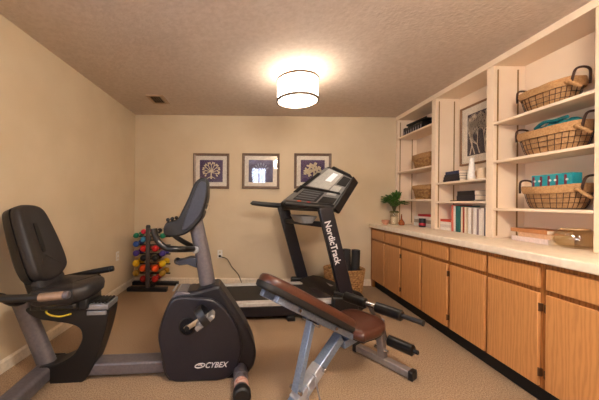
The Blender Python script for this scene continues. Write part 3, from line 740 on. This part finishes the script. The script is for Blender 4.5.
# uprights and floor rails from the photo's silhouette, in the planes of the two sides
nb, nt_ = TF.at(345.5, 293.5, VN), TF.at(324.6, 207, VN)
fb_, ft_ = TF.at(301.5, 275, VFr), TF.at(282.8, 206, VFr)
for (b_, t_, s) in ((nb, nt_, -1), (fb_, ft_, 1)):
    MB().bar(b_ + (b_ - t_).normalized()*.08, t_, .06, .145, (0, 1, 0)).build('upright', M['navy'], t, bevel=.012)
    MB().ab((b_.x - .42, s*.37, .03), (b_.x + .14, s*.43, .11)).build('base_rail', M['black'], t, bevel=.012)
    MB().ab((b_.x - .14, s*.365, .09), (b_.x + .13, s*.435, max(.20, b_.z - .02))).build('upright_boot', M['black'], t, bevel=.02)
    MB().cyl((b_.x + .10, s*.375, .042), (b_.x + .10, s*.425, .042), .04).build('transport_wheel', M['black'], t)
    e = TF.at(250.8, 203.6, VFr) if s > 0 else None
    L = (ft_.x - TF.at(250.8, 203.6, VFr).x)
    hb = t_ + Vector((.04, 0, .0)); he = t_ + Vector((-L + .02, 0, .035))
    P = [hb + Vector((.05, 0, -.01)), hb, hb + (he - hb)*.5 + Vector((0, 0, -.004)), he, he + Vector((-.012, 0, .012))]
    MB().tube(P, [.036, .036, .032, .029, .026], 12, flat=.8).build('handrail', M['black'], t)
mid = lambda a, b, k: a + (b - a)*k
MB().bar(nt_ + Vector((.02, .02, -.01)), ft_ + Vector((.02, -.02, -.01)), .10, .075, (1, 0, 0)).build('console_base', M['black'], t, bevel=.015)
lo = .18
MB().bar(mid(nt_, nb, lo + .03) + Vector((.01, .03, 0)), mid(ft_, fb_, lo + .03) + Vector((.01, -.03, 0)), .09, .055, (1, 0, 0)).build('cross_brace', M['navy'], t, bevel=.012)
# pale accessory tray under the console
ca, cb = mid(nt_, nb, lo), mid(ft_, fb_, lo)
pts = [mid(ca, cb, .22), mid(ca, cb, .74)]
MB().rings([[mid(pts[0], pts[1], .5) + Vector((p[0] - .03, p[1], z)) for p in rrect(w_, l_, .03, 4)] for w_, l_, z in ((.12, .36, -.02), (.19, .44, .055), (.18, .43, .055), (.11, .35, .0))], cap1=True).build('accessory_tray', M['panel'], t)
# console: a slanted slab between four photo corners
A_ = TF.at(279, 202.5, .36); B_ = TF.at(333.5, 208.5, -.36); C_ = TF.at(353.5, 178, -.33); D_ = None
pl = (B_ - A_).cross(C_ - A_); rd = ray(327, 166); rl = Vector((rd.dot(TF.u), rd.dot(TF.v), rd.z)); c0_ = Vector((-TF.o.dot(TF.u), -TF.o.dot(TF.v), CAMH))
D_ = c0_ + rl*((A_ - c0_).dot(pl)/rl.dot(pl)); print('console corner', A_, B_, C_, D_)
up = ((C_ - B_) + (D_ - A_)).normalized(); ac = (B_ - A_).normalized(); nn_ = up.cross(ac).normalized()
if nn_.x > 0: nn_ = -nn_
def cp(a, b, d=0.0): return mid(mid(A_, B_, a), mid(D_, C_, a), b) + nn_*d    # a: far to near, b: bottom to top
def cquad(name, m, a0, a1, b0, b1, d0, d1, parent=t, bev=.006):
    return MB().rings([[cp(a0, b0, d), cp(a1, b0, d), cp(a1, b1, d), cp(a0, b1, d)] for d in (d0, d1)]).build(name, m, parent, bevel=bev)
con = cquad('console_shell', M['black'], -.0, 1.02, -.02, 1.02, -.085, -.004, t, .025)
cquad('console_face', mat('grey console face', (120, 118, 116), .55), .03, .985, .03, .97, -.006, .004, con, .003)
cquad('keypad', mat('charcoal keypad', (40, 39, 41), .5), .20, .66, .12, .40, .003, .012, con, .003)
cquad('display', M['screen'], .42, .58, .70, .92, .003, .014, con, .003)
cquad('display_bezel', mat('silver bezel', (176, 174, 168), .55), .16, .68, .50, .97, .002, .009, con, .003)
cquad('speaker_panel', mat('pale speaker panel', (176, 174, 168), .55), .72, .90, .36, .64, .003, .012, con, .003)
cquad('cup_tray', M['toe'], .70, .96, .05, .30, .003, .010, con, .003)
cquad('cup_tray', M['toe'], .74, .96, .68, .94, .003, .010, con, .003)
cquad('fan_vent', M['toe'], .02, .12, .30, .82, .002, .012, con, .003)
for k in range(4): cquad('button_row', mat('grey button', (96, 98, 102), .5), .24, .62, .145 + .062*k, .175 + .062*k, .012, .016, con, .001)
cquad('start_button', mat('orange start button', (226, 96, 40), .4), .33, .40, .05, .10, .003, .014, con, .002)
cquad('stop_button', mat('red stop button', (190, 36, 30), .4), .52, .58, .05, .10, .003, .014, con, .002)
cquad('reading_ledge', M['black'], .04, .96, .425, .465, .002, .03, con, .004)
cquad('top_hood', M['black'], .25, .92, .98, 1.04, -.06, .03, con, .012)
cquad('console_side_trim', M['black'], .985, 1.03, -.02, 1.03, -.09, .018, con, .012)
# lettering down the near upright
q0, q1 = TF.at(330.6, 220.5, VN - .031), TF.at(341.6, 263.5, VN - .031)
dn = (q1 - q0); sd = Vector((dn.z, 0, -dn.x)).normalized()
sd = sd if sd.x > 0 else -sd
mb = text_into(MB(), 'NordicTrack', q0 - sd*.066, dn, sd*.066, (0, -1, 0), .0015, 0, .022)
mb.build('brand_lettering', M['letter'], t)

# ------------------------------------------------------------------ recumbent exercise bike
BF = Frame(-.33, 1.86, 5.0)
t = thing('exercise_bike', 'charcoal recumbent exercise bike with padded seat at the left', 'exercise bike', (-.33, 1.86, 0), R(5))
P2 = lambda pts, v: [(q.x, q.z) for q in (BF.at(x, y, v) for x, y in pts)]
uv = lambda p, d: (p[0], d, p[1])
body = smooth_curve([(*p, 0) for p in P2([(168, 381.5), (159.5, 352), (157.5, 334), (163.5, 314), (170, 300), (177, 294), (194, 291.5), (216, 286), (223, 291), (234, 307), (246, 326), (255, 346), (256, 359), (251, 371), (238, 380.5), (205, 382)], -.095)], 4)
MB().prism([(p.x, p.y) for p in body], uv, -.095, .095).build('shroud', M['housing'], t, bevel=.025, seg=4)
cov = smooth_curve([(*p, 0) for p in P2([(169, 380), (160.5, 352), (158.5, 334), (164, 315), (170, 302), (178, 297.5), (196, 298), (215, 301), (231, 317), (240.5, 337), (241, 356), (234, 372), (222, 380.5), (196, 381.5)], -.125)], 4)
for s in (-1, 1):
    MB().prism([(p.x, p.y) for p in cov], uv, s*.093, s*.125).build('side_cover', M['cover'], t, bevel=.014, seg=3)
hub = BF.at(187.5, 326.5, -.127)
for s in (-1, 1):
    MB().lathe([(.058, 0), (.058, .004), (.050, .006), (.048, .0005), (0, .0005)], (hub.x, s*.1245, hub.z), 32, Matrix.Rotation(R(90 if s < 0 else -90), 3, 'X')).build('crank_recess', M['toe'], t)
MB().cyl((hub.x, -.16, hub.z), (hub.x, .16, hub.z), .016).build('crank_axle', M['black'], t)
ce = BF.at(206, 316.5, -.15); dv = Vector((ce.x - hub.x, 0, ce.z - hub.z))
champ = mat('satin champagne steel', (196, 178, 150), .35, .5)
MB().bar((hub.x - dv.x*.12, -.148, hub.z - dv.z*.12), (hub.x + dv.x, -.148, hub.z + dv.z), .018, .030).build('crank_arm', champ, t, bevel=.005)
MB().bar((hub.x + dv.x*.12, .148, hub.z + dv.z*.12), (hub.x - dv.x, .148, hub.z - dv.z), .018, .030).build('crank_arm', champ, t, bevel=.005)
for s, cc in ((-1, Vector((hub.x + dv.x, 0, hub.z + dv.z))), (1, Vector((hub.x - dv.x, 0, hub.z - dv.z)))):
    pc = cc + Vector((0, s*.205, 0)); ml = Matrix.Rotation(R(-38), 3, 'Y')
    pd = MB().box(pc, (.135, .095, .030), ml).build('pedal', mat('grey pedal tread', (130, 124, 120), .5), t, bevel=.008)
    MB().cyl(cc + Vector((0, s*.14, 0)), pc, .009).build('pedal_axle', M['chrome'], pd)
    for q in (-.028, 0, .028): MB().box(pc + ml @ Vector((q, 0, .014)), (.010, .07, .006), ml).build('tread_bar', M['rail'], pd, bevel=.001)
    lp = [pc + ml @ Vector((.012, s*y_, z_)) for y_, z_ in ((-.054, -.014), (-.058, .03), (-.036, .078), (.0, .088), (.036, .078), (.058, .03), (.054, -.014))]
    P = smooth_curve(lp, 4, False)
    MB().rings([[p + ml @ Vector((a, 0, 0)) + (p - pc).normalized()*b for a, b in ((-.024, 0), (.024, 0), (.024, .005), (-.024, .005))] for p in P]).build('toe_strap', M['black'], pd)
    MB().box(pc + Vector((-.02, s*.0, -.028)), (.05, .06, .024), ml).build('counterweight', M['black'], pd, bevel=.006)
cap = P2([(170.5, 299), (176.5, 292), (184, 291.6), (195, 294.2), (194.5, 296.6)], -.09)
MB().prism(cap, uv, -.092, .092).build('step_cover', M['grey'], t, bevel=.008)
for k in range(4):
    q = BF.at(175.5 + 4.4*k, 287.8 + .65*k, 0); MB().box((q.x, 0, q.z + .003), (.012, .15, .006)).build('grip_rib', M['panel'], t, bevel=.002)
# logo
lu0, lu1 = BF.at(205.4, 368.0, -.1255), BF.at(228.0, 367.0, -.1255); lh = Vector((.004, 0, .036))
mb = text_into(MB(), 'CYBEX', lu0, lu1 - lu0, lh, (0, -1, 0), .0012, .28, .012); mb.build('brand_lettering', M['letter'], t)
lc = BF.at(200, 365.6, -.1255)
mb = MB()
def crescent(c, rx, rz, a0, a1, w0, sh):
    P = []
    for k in range(17):
        a = R(a0 + (a1 - a0)*k/16); wv = w0*math.sin(PI*k/16) + .0012
        P.append(((rx*math.cos(a), rz*math.sin(a)), ((rx - wv*1.8)*math.cos(a), (rz - wv)*math.sin(a))))
    poly = [p[0] for p in P] + [p[1] for p in reversed(P)]
    mb.prism(poly, lambda p, d: (c.x + p[0] + sh*p[1], d, c.z + p[1]), -.1254, -.1266)
crescent(lc, .033, .017, 10, 215, .006, .6); crescent(lc, .033, .017, 190, 395, .006, .6); crescent(lc, .014, .007, -40, 200, .004, .6)
mb.build('emblem', M['letter'], t)
# beam, feet
bl, br = BF.at(52, 375, 0), BF.at(168, 374, 0)
MB().ab((bl.x, -.06, .028), (br.x + .05, .06, .108)).build('main_beam', M['grey'], t, bevel=.012)
rf = BF.at(48, 376, 0)
MB().ab((rf.x - .055, -.40, .012), (rf.x + .055, .09, .105)).build('rear_foot', M['grey'], t, bevel=.022, seg=3)
for s in (-.40, .09): MB().ab((rf.x - .058, s - .012, .002), (rf.x + .058, s + .012, .107)).build('foot_cap', M['black'], t, bevel=.01)
ff = BF.floor(241.5, 388, .05)
fu = ff.x
MB().cyl((fu, -.34, .055), (fu, .34, .055), .044, seg=24).build('front_foot', M['grey'], t)
for s in (-1, 1):
    MB().cyl((fu, s*.30, .055), (fu, s*.36, .055), .053, seg=24).build('foot_cap', M['black'], t, bevel=.012)
    MB().cyl((fu, s*.12, .055), (fu, s*.19, .055), .047, seg=24).build('foot_collar', M['grey'], t, bevel=.006)
    MB().tube([(fu, s*.235, .055), (fu, s*.285, .055)], .0448, 24).build('warning_label', mat('pale foot label', (214, 190, 176), .5, rgb2=(196, 120, 96), scale=60), t)
# curved seat support
sup = smooth_curve([(*p, 0) for p in P2([(26, 309), (45, 305), (70, 304.5), (98, 304.5), (108.5, 307.5), (109, 315), (104, 336), (95.5, 361), (88, 376.5), (78, 384), (62, 388), (51.5, 388.5), (49, 379), (36, 380), (21, 387), (28, 377), (37, 368), (48, 365.5), (58.4, 363.5), (73, 355), (81.5, 342), (82.5, 333), (79, 327), (70, 323.5), (54, 321), (37, 318)], -.06)], 4)
MB().prism([(p.x, p.y) for p in sup], uv, -.068, .068).build('seat_support', M['black'], t, bevel=.012)
a, b = BF.at(21, 300, 0), BF.at(50.5, 371, 0)
MB().tube([a, b], .058, 24, flat=.75).build('rear_post', M['grey'], t)
q0, q1 = BF.at(85.5, 309.5, -.08), BF.at(108, 309.5, -.08)
MB().ab((q0.x, -.080, q0.z - .006), (q1.x, .080, q0.z + .030)).build('seat_rail', M['silver'], t, bevel=.006)
MB().ab((q0.x + .006, -.080, q0.z - .040), (q1.x - .012, .080, q0.z - .014)).build('seat_rail', M['silver'], t, bevel=.004)
for k in range(5):
    x = q0.x + .03 + (q1.x - q0.x - .05)*k/4; MB().ab((x - .007, -.06, q0.z + .030), (x + .007, .06, q0.z + .042)).build('rail_stop', M['black'], t, bevel=.002)
sb0 = BF.at(30, 303, -.09); sb1 = BF.at(88, 303, -.09)
MB().ab((sb0.x, -.10, sb0.z - .05), (sb1.x, .10, sb0.z + .02)).build('seat_carriage', M['black'], t, bevel=.012)
yl = [BF.at(x, y, -.115) for x, y in ((51, 308), (46, 311.5), (50, 315), (60, 316.5), (71, 314))]
MB().tube(smooth_curve(yl, 5, False), .0055, 8).build('release_cable', M['cable'], t)
# seat cushion
s0 = BF.at(40, 289, -.10); nose = BF.at(107, 280, .13)
su0, su1, sz = s0.x - .02, nose.x, .585
sh = smooth_curve([(su0, -.16, 0), (su0 + .10, -.185, 0), (su0 + .25, -.185, 0), (su1 - .07, -.165, 0), (su1, -.10, 0), (su1 + .02, 0, 0), (su1, .10, 0), (su1 - .07, .165, 0), (su0 + .25, .185, 0), (su0 + .10, .185, 0), (su0, .16, 0)], 4)
um = (su0 + su1)/2
def seatring(k, z): return [(um + (p.x - um)*k, p.y*k, z + .018*max(0, (p.x - um)/(su1 - um))**2 + (.015*(abs(p.y)/.185)**2 if z > sz else 0)) for p in sh]
MB().rings([seatring(.86, sz - .055), seatring(.97, sz - .035), seatring(1, sz), seatring(.975, sz + .022), seatring(.90, sz + .034), seatring(.55, sz + .030), seatring(.1, sz + .026)]).build('seat_cushion', M['vinyl'], t, smooth=60)
MB().ab((su0 + .03, -.13, sz - .10), (su1 - .07, .13, sz - .045)).build('seat_pan', M['black'], t, bevel=.02)
# backrest: slab in the leaning plane
T0, T1 = BF.at(64, 268, .19), BF.at(41.5, 208, .17)
ax = Vector((T1.x - T0.x, 0, T1.z - T0.z)); Lb = ax.length; ax.normalize(); bn = Vector((ax.z, 0, -ax.x))
b0 = Vector((T0.x, 0, T0.z))
def bk_pt(v, s, d): return b0 + ax*s + Vector((0, v*.78 + .025, 0)) + bn*d
bo = [(-.10, -.035), (.0, -.045), (.10, -.035), (.185, .01), (.205, .07), (.20, .18), (.185, .30), (.155, Lb*.93), (.10, Lb*1.03), (0, Lb*1.055), (-.10, Lb*1.03), (-.155, Lb*.93), (-.185, .30), (-.20, .18), (-.205, .07), (-.185, .01)]
bo = [(p.x, p.y) for p in smooth_curve([(*p, 0) for p in bo], 4)]
def bring(k, d, cup=.03): 
    c = (0, Lb*.5); return [bk_pt(p[0]*k, c[1] + (p[1] - c[1])*k, d + cup*(p[0]*k/.2)**2) for p in bo]
MB().rings([bring(.94, -.045), bring(1, -.032), bring(1, 0), bring(.975, .014), bring(.92, .020), bring(.5, .018), bring(.1, .016)]).build('backrest', M['vinyl'], t, smooth=60)
MB().rings([bring(.80, -.10, .01), bring(.97, -.085, .02), bring(.995, -.046, .03)]).build('backrest_shell', M['black'], t, smooth=60)
sl = [(p.x, p.y) for p in smooth_curve([(*p, 0) for p in ((-.02, .17), (0, .155), (.02, .17), (.02, Lb*.72), (0, Lb*.76), (-.02, Lb*.72))], 4)]
MB().prism(sl, lambda p, d: bk_pt(p[0], p[1], d), .010, .0240).build('back_slot', M['toe'], t)
for s in (-1, 1):
    P = smooth_curve([bk_pt(.0, .13, .0205), bk_pt(s*.06, .095, .0225), bk_pt(s*.14, .04, .034)], 4, False)
    MB().tube(P, .0022, 6).build('seam', M['black'], t)
# lumbar pad below the backrest
lp0, lp1 = BF.at(49, 292, 0), BF.at(50, 270, 0)
lo_ = [(p.x, p.y) for p in smooth_curve([(*p, 0) for p in ((-.15, -.12), (0, -.125), (.15, -.12), (.165, -.06), (.15, -.01), (0, 0), (-.15, -.01), (-.165, -.06))], 4)]
MB().rings([[bk_pt(p[0]*k, -.06 + (p[1] + .06)*k, d + .012*(p[0]/.16)**2) for p in lo_] for k, d in ((.95, -.05), (1, -.03), (1, -.01), (.93, .004), (.5, .006))]).build('lumbar_pad', M['vinyl'], t, smooth=60)
MB().rings([[bk_pt(v, s, d) for v, s in ((-.06, -.17), (.06, -.17), (.06, .16), (-.06, .16))] for d in (-.14, -.08)]).build('back_bracket', M['black'], t, bevel=.015)
# side grips
for s in (-1, 1):
    if s < 0: gp = [BF.at(x, y, -.30) for x, y in ((-4, 298), (12, 298.6), (40, 297.5), (64, 295.2))]
    else: gp = [BF.at(x, y, .30) for x, y in ((58, 279.5), (72, 276.3), (92, 272.2), (110, 269))]
    st = gp[0]; root = bk_pt(0, -.10, -.12)
    path = smooth_curve([root, root + Vector((.0, s*.16, 0)), Vector((min(st.x, root.x + .02), s*.27, st.z - .005))] + [g + Vector((0, 0, 0)) for g in gp], 4, False)
    MB().tube(path, .022, 12).build('side_handle', M['black'], t)
    g0, g1 = (gp[2], gp[3]) if s < 0 else (gp[2], gp[3])
    gm_ = mat('bronze grip sensor', (150, 124, 104), .4, .3) if s < 0 else M['black']
    MB().cyl(g0, g1, .0235).build('hand_grip', gm_, t)
    dd = (g1 - g0).normalized()
    MB().cyl(g1, g1 + dd*.028, .024, .021).build('grip_cap', M['grey'] if s < 0 else M['black'], t, bevel=.005)
# mast and console
ms = [BF.at(208, 287, 0), BF.at(203, 256, 0), BF.at(195.8, 222, 0), BF.at(193, 205, 0)]
MB().tube(smooth_curve(ms, 4, False), [.056 - .008*i/12 for i in range(13)], 24).build('mast', M['grey'], t)
MB().prism([(p.x, p.y) for p in smooth_curve([(*p, 0) for p in P2([(192, 299), (197, 289), (206, 285.5), (215, 284.5), (221, 290), (225, 299)], -.06)], 3)], uv, -.07, .07).build('mast_boot', M['housing'], t, bevel=.02, seg=3)
cn_ = smooth_curve([(*p, 0) for p in P2([(199.5, 178.5), (203.5, 177.6), (207, 180), (207.5, 196), (204.5, 209), (201, 220), (191, 230.5), (182, 235.5), (170, 237), (164.5, 235), (163.3, 228.5), (166.5, 222.5), (173, 221), (178.5, 217.5), (187, 200.5), (194, 184)], -.10)], 4)
slate = mat('slate blue console plastic', (50, 54, 68), .36, rgb2=(45, 49, 62), scale=60)
con = MB().prism([(p.x, p.y) for p in cn_], uv, -.105, .105).build('console', M['black'], t, bevel=.022, seg=4)
cf = P2([(163.4, 229), (166.8, 222.2), (173, 220.6), (178.2, 217.3), (187, 200.3), (194, 184), (199.4, 178.2), (192, 185.5), (185.5, 201), (177, 218.6), (172.8, 222.5), (168, 224)], -.10)
q_ = [(p.x, p.y) for p in smooth_curve([(*p, 0) for p in P2([(198.5, 184), (203, 181.5), (206, 184), (205.5, 196), (202.5, 208), (198.5, 217), (190, 226.5), (182, 230.5), (184, 221), (190, 204)], -.115)], 4)]
for s in (-1, 1): MB().prism(q_, uv, s*.103, s*.112).build('side_panel', slate, con, bevel=.005)
fa, fb2 = BF.at(194.6, 186, -.10), BF.at(179.8, 216, -.10)
fa.y = fb2.y = 0
fd = (fb2 - fa); fn = Vector((fd.z, 0, -fd.x)).normalized(); fn = fn if fn.x < 0 else -fn
MB().rings([[fa + fd*a_ + Vector((0, v, 0)) + fn*d for a_, v in ((.02, -.09), (.02, .09), (.98, .09), (.98, -.09))] for d in (-.004, .004)]).build('console_face', M['black'], con, bevel=.003)
MB().rings([[fa + fd*a_ + Vector((0, v, 0)) + fn*d for a_, v in ((.10, -.07), (.10, .07), (.52, .07), (.52, -.07))] for d in (.003, .007)]).build('display', mat('dark display', (34, 40, 44), .15), con)
tp_ = P2([(199.8, 178.6), (203.6, 177.2), (207, 179.7), (206.6, 182.5), (200.6, 181.2)], -.10)
MB().prism(tp_, uv, -.085, .085).build('top_trim', M['silver'], con, bevel=.006)
for k in range(2):
    q = BF.at(170.3 + 4*k, 219.8 - .8*k, 0)
    for v in (-.07, .07): MB().ball((q.x, v, q.z + .004), .013, (1, 1, 1), 12, 8).build('knob', M['black'], con)
rg = BF.at(206.8, 207, -.03)
MB().tube([(rg.x + .020*math.cos(a_), -.03, rg.z + .022*math.sin(a_)) for a_ in [2*PI*k/20 for k in range(20)]], .0035, 6, loop=True).build('cable_ring', champ, con)
for s in (-1, 1):
    vv = -.20 if s < 0 else .17
    if s < 0: hp_ = [BF.at(194, 249, -.05), BF.at(186, 249.2, -.15), BF.at(175, 249.2, -.20), BF.at(166.5, 248, -.20), BF.at(159, 242.5, -.20), BF.at(155, 235, -.20), BF.at(154, 228.5, -.20)]
    else: hp_ = [BF.at(195, 247.5, .05), BF.at(186, 243, .12), BF.at(180, 239.5, .16), BF.at(175, 236, .16), BF.at(170, 230, .16)]
    MB().tube(smooth_curve(hp_, 5, False), .019, 12).build('handlebar', M['gloss'], t)
hj = BF.at(196.5, 248.5, 0)
MB().cyl((hj.x, -.07, hj.z), (hj.x, .07, hj.z), .024).build('handlebar_joint', M['silver'], t, bevel=.005)
bh = P2([(196.5, 257), (190, 256.5), (183.5, 258.5), (177, 259.5), (176, 262.5), (180, 264.5), (188, 263.5), (197.5, 267)], 0)
MB().prism(bh, uv, -.035, .035).build('bottle_holder', slate, t, bevel=.006)
q = BF.at(177.5, 261, 0); MB().ball((q.x, 0, q.z), .024, (1, 1.3, 1)).build('holder_knob', M['black'], t)

# ------------------------------------------------------------------ weight bench
NA = math.degrees(math.atan2(.577, .816))
NF = Frame(.933, 1.93, NA)
t = thing('weight_bench', 'brown padded weight bench with blue grey steel frame and black foam rollers', 'weight bench', (.933, 1.93, 0), R(NA))
# backrest pad: rounded slab, thick, in the leaning plane
hinge = Vector((-.43, 0, .395)); head = Vector((-1.085, 0, .775))
ax = (head - hinge); Lp = ax.length; ax.normalize(); pn = Vector((-ax.z, 0, ax.x)); pn = pn if pn.z > 0 else -pn
def pp(s, v, d): return hinge + ax*s + Vector((0, v, 0)) + pn*d
o_ = [(p.x, p.y) for p in smooth_curve([(*p, 0) for p in ((.06, -.10), (.10, -.135), (.27, -.140), (.55, -.125), (Lp - .10, -.11), (Lp - .02, -.075), (Lp + .01, 0), (Lp - .02, .075), (Lp - .10, .11), (.55, .125), (.27, .140), (.10, .135), (.06, .10))], 4)]
cs = Lp/2
pr_ = lambda k, d: [pp(cs + (p[0] - cs)*(1 - (1 - k)*.45), p[1]*k*.86, d) for p in o_]
MB().rings([pr_(.93, 0), pr_(1, .012), pr_(1, .040), pr_(.96, .054), pr_(.85, .062), pr_(.4, .066)]).build('back_pad', M['brown_vinyl'], t, smooth=60)
MB().rings([pr_(.96, -.014), pr_(1.01, -.008), pr_(1.03, .010), pr_(1.015, .018)]).build('back_board', M['toe'], t)
for s in (-1, 1):
    MB().bar(pp(-.02, s*.055, -.032), pp(Lp - .07, s*.055, -.032), .030, .034).build('pad_rail', M['blue_steel'], t, bevel=.004)
for s_ in (.18, .52):
    MB().bar(pp(s_, -.07, -.030), pp(s_, .07, -.030), .030, .022, (1, 0, 1)).build('pad_crossbar', M['blue_steel'], t, bevel=.003)
    for s in (-1, 1): MB().cyl(pp(s_, s*.070, -.032), pp(s_, s*.078, -.032), .010, seg=6).build('bolt', M['chrome'], t)
# seat pad
so = [(p.x, p.y) for p in smooth_curve([(*p, 0) for p in ((-.43, -.11), (-.39, -.135), (-.28, -.155), (-.20, -.145), (-.155, -.09), (-.145, 0), (-.155, .09), (-.20, .145), (-.28, .155), (-.39, .135), (-.43, .11))], 4)]
def sp(k, z): return [(-.2 + (p[0] + .2)*k, p[1]*k, z + .10*(p[0] + .38)*.5) for p in so]
MB().rings([sp(.93, .345), sp(1, .357), sp(1, .386), sp(.96, .400), sp(.86, .408), sp(.4, .412)]).build('seat_pad', M['brown_vinyl'], t, smooth=60)
MB().rings([sp(.88, .332), sp(.93, .3445)]).build('seat_board', M['toe'], t)
MB().bar((-.46, 0, .300), (.0, 0, .325), .06, .05).build('seat_beam', M['blue_steel'], t, bevel=.005)
# main tube, rear foot, adjuster strut
m0, m1 = NF.at(339, 336, 0), NF.at(297, 399, 0); md = (m1 - m0)/abs(m1.z - m0.z); rear = m0 + md*(m0.z - .055)
MB().bar(m0, rear, .056, .056).build('main_tube', M['blue_steel'], t, bevel=.006)
sl0, sl1 = m0 + (rear - m0)*.42, m0 + (rear - m0)*.85
MB().bar(sl0, sl1, .064, .064).build('outer_sleeve', mat('pale grey sleeve steel', (170, 172, 180), .4, .4), t, bevel=.006)
MB().ab((rear.x - .035, -.10, .006), (rear.x + .035, .10, .058)).build('rear_foot', M['silver'], t, bevel=.006)
for s in (-1, 1): MB().ab((rear.x - .04, s*.092, .002), (rear.x + .04, s*.108, .062)).build('foot_cap', M['black'], t, bevel=.006)
st_ = NF.at(311, 321, 0); sbm = NF.at(296, 390, 0)
for s in (0,):
    MB().bar((st_.x, s*.046, st_.z), (sbm.x, s*.046, sbm.z - .01), .044, .036).build('adjuster_strut', M['blue_steel'], t, bevel=.004)
MB().cyl((st_.x, -.062, st_.z - .006), (st_.x, .062, st_.z - .006), .010).build('pivot_pin', M['chrome'], t)
MB().cyl((sbm.x, -.040, sbm.z), (sbm.x, .040, sbm.z), .011).build('pivot_pin', M['chrome'], t)
for k in range(0):
    f = .02 + .22*k; p = sl0 + (sl1 - sl0)*f
    MB().ab((p.x - .012, -.047, p.z + .03), (p.x + .012, .047, p.z + .052)).build('adjuster_notch', M['blue_steel'], t, bevel=.003)
kb = NF.at(312, 357, -.05)
MB().cyl(sl0 + Vector((0, -.03, 0)), sl0 + Vector((0, -.052, 0)), .014, .012).build('locking_knob', M['chrome'], t, bevel=.003)
MB().bar((-.43, -.055, .365), (-.43, .055, .365), .05, .05, (1, 0, 0)).build('hinge_bracket', M['blue_steel'], t, bevel=.006)
for s in (-1, 1): MB().cyl((-.43, s*.055, .365), (-.43, s*.066, .365), .012, seg=6).build('bolt', M['chrome'], t)
hk = [NF.at(x, y, -.06) for x, y in ((316, 377), (316.5, 384), (319, 396), (321, 404))]
MB().tube(smooth_curve([hk[0] + Vector((0, .03, .004))] + hk, 4, False), .005, 8).build('hook_rod', M['silver'], t)
hk = [NF.at(x, y, -.06) for x, y in ((309, 389), (308, 396), (310, 405), (312, 412))]
MB().tube(smooth_curve([hk[0] + Vector((0, .03, .004))] + hk, 4, False), .005, 8).build('hook_rod', M['silver'], t)
# front post, foot, leg curl
pg = mat('brown grey steel', (150, 142, 140), .35, .5)
MB().bar((-.015, 0, .345), (.035, 0, .05), .05, .05).build('front_post', pg, t, bevel=.005)
MB().ab((.005, -.205, .010), (.065, .215, .058)).build('front_foot', pg, t, bevel=.006)
for s, v in ((-1, -.205), (1, .215)): MB().ab((.001, v - .016, .002), (.069, v + .016, .062)).build('foot_cap', M['black'], t, bevel=.006)
MB().cyl((.02, -.05, .115), (.02, .05, .115), .013).build('pivot_pin', M['chrome'], t)
UZ, US = .467, -.125
MB().bar((-.02, 0, .33), (US + .0, 0, UZ), .04, .04).build('roller_arm', pg, t, bevel=.004)
MB().cyl((US, -.33, UZ), (US, .30, UZ), .0125).build('roller_rod', M['black'], t)
MB().cyl((US, -.035, UZ), (US, .035, UZ), .020).build('rod_sleeve', M['chrome'], t)
for s, e in ((-1, .33), (1, .30)):
    MB().tube([(US, s*.036, UZ), (US, s*.042, UZ), (US, s*.205, UZ), (US, s*.212, UZ)], [.028, .036, .036, .028], 20).build('foam_roller', M['gloss'], t)
    MB().cyl((US, s*.213, UZ), (US, s*(e - .004), UZ), .0155).build('rod_grip', M['black'], t)
    MB().cyl((US, s*(e - .004), UZ), (US, s*(e + .006), UZ), .019).build('rod_cap', M['black'], t, bevel=.003)
LZ, LS = .195, .035
MB().bar((.0, 0, .30), (LS, 0, LZ), .045, .040).build('curl_arm', M['black'], t, bevel=.005)
MB().cyl((LS, -.235, LZ), (LS, .235, LZ), .0125).build('roller_rod', M['chrome'], t)
for s in (-1, 1):
    MB().tube([(LS, s*.040, LZ), (LS, s*.046, LZ), (LS, s*.205, LZ), (LS, s*.212, LZ)], [.028, .038, .038, .028], 20).build('foam_roller', M['gloss'], t)
    MB().cyl((LS, s*.213, LZ), (LS, s*.24, LZ), .014).build('rod_cap', M['black'], t)

# ------------------------------------------------------------------ world and view
wd = bpy.data.worlds.new('world'); sc.world = wd; wd.use_nodes = True
wd.node_tree.nodes['Background'].inputs[0].default_value = (.9, .85, .8, 1); wd.node_tree.nodes['Background'].inputs[1].default_value = .3
sc.view_settings.view_transform = 'Standard'; sc.view_settings.look = 'None'; sc.view_settings.gamma = 1; sc.view_settings.use_curve_mapping = False
sc.view_settings.exposure = 0.55
sc.cycles.use_denoising = True
sc.cycles.max_bounces = 10; sc.cycles.diffuse_bounces = 6; sc.cycles.sample_clamp_indirect = 6
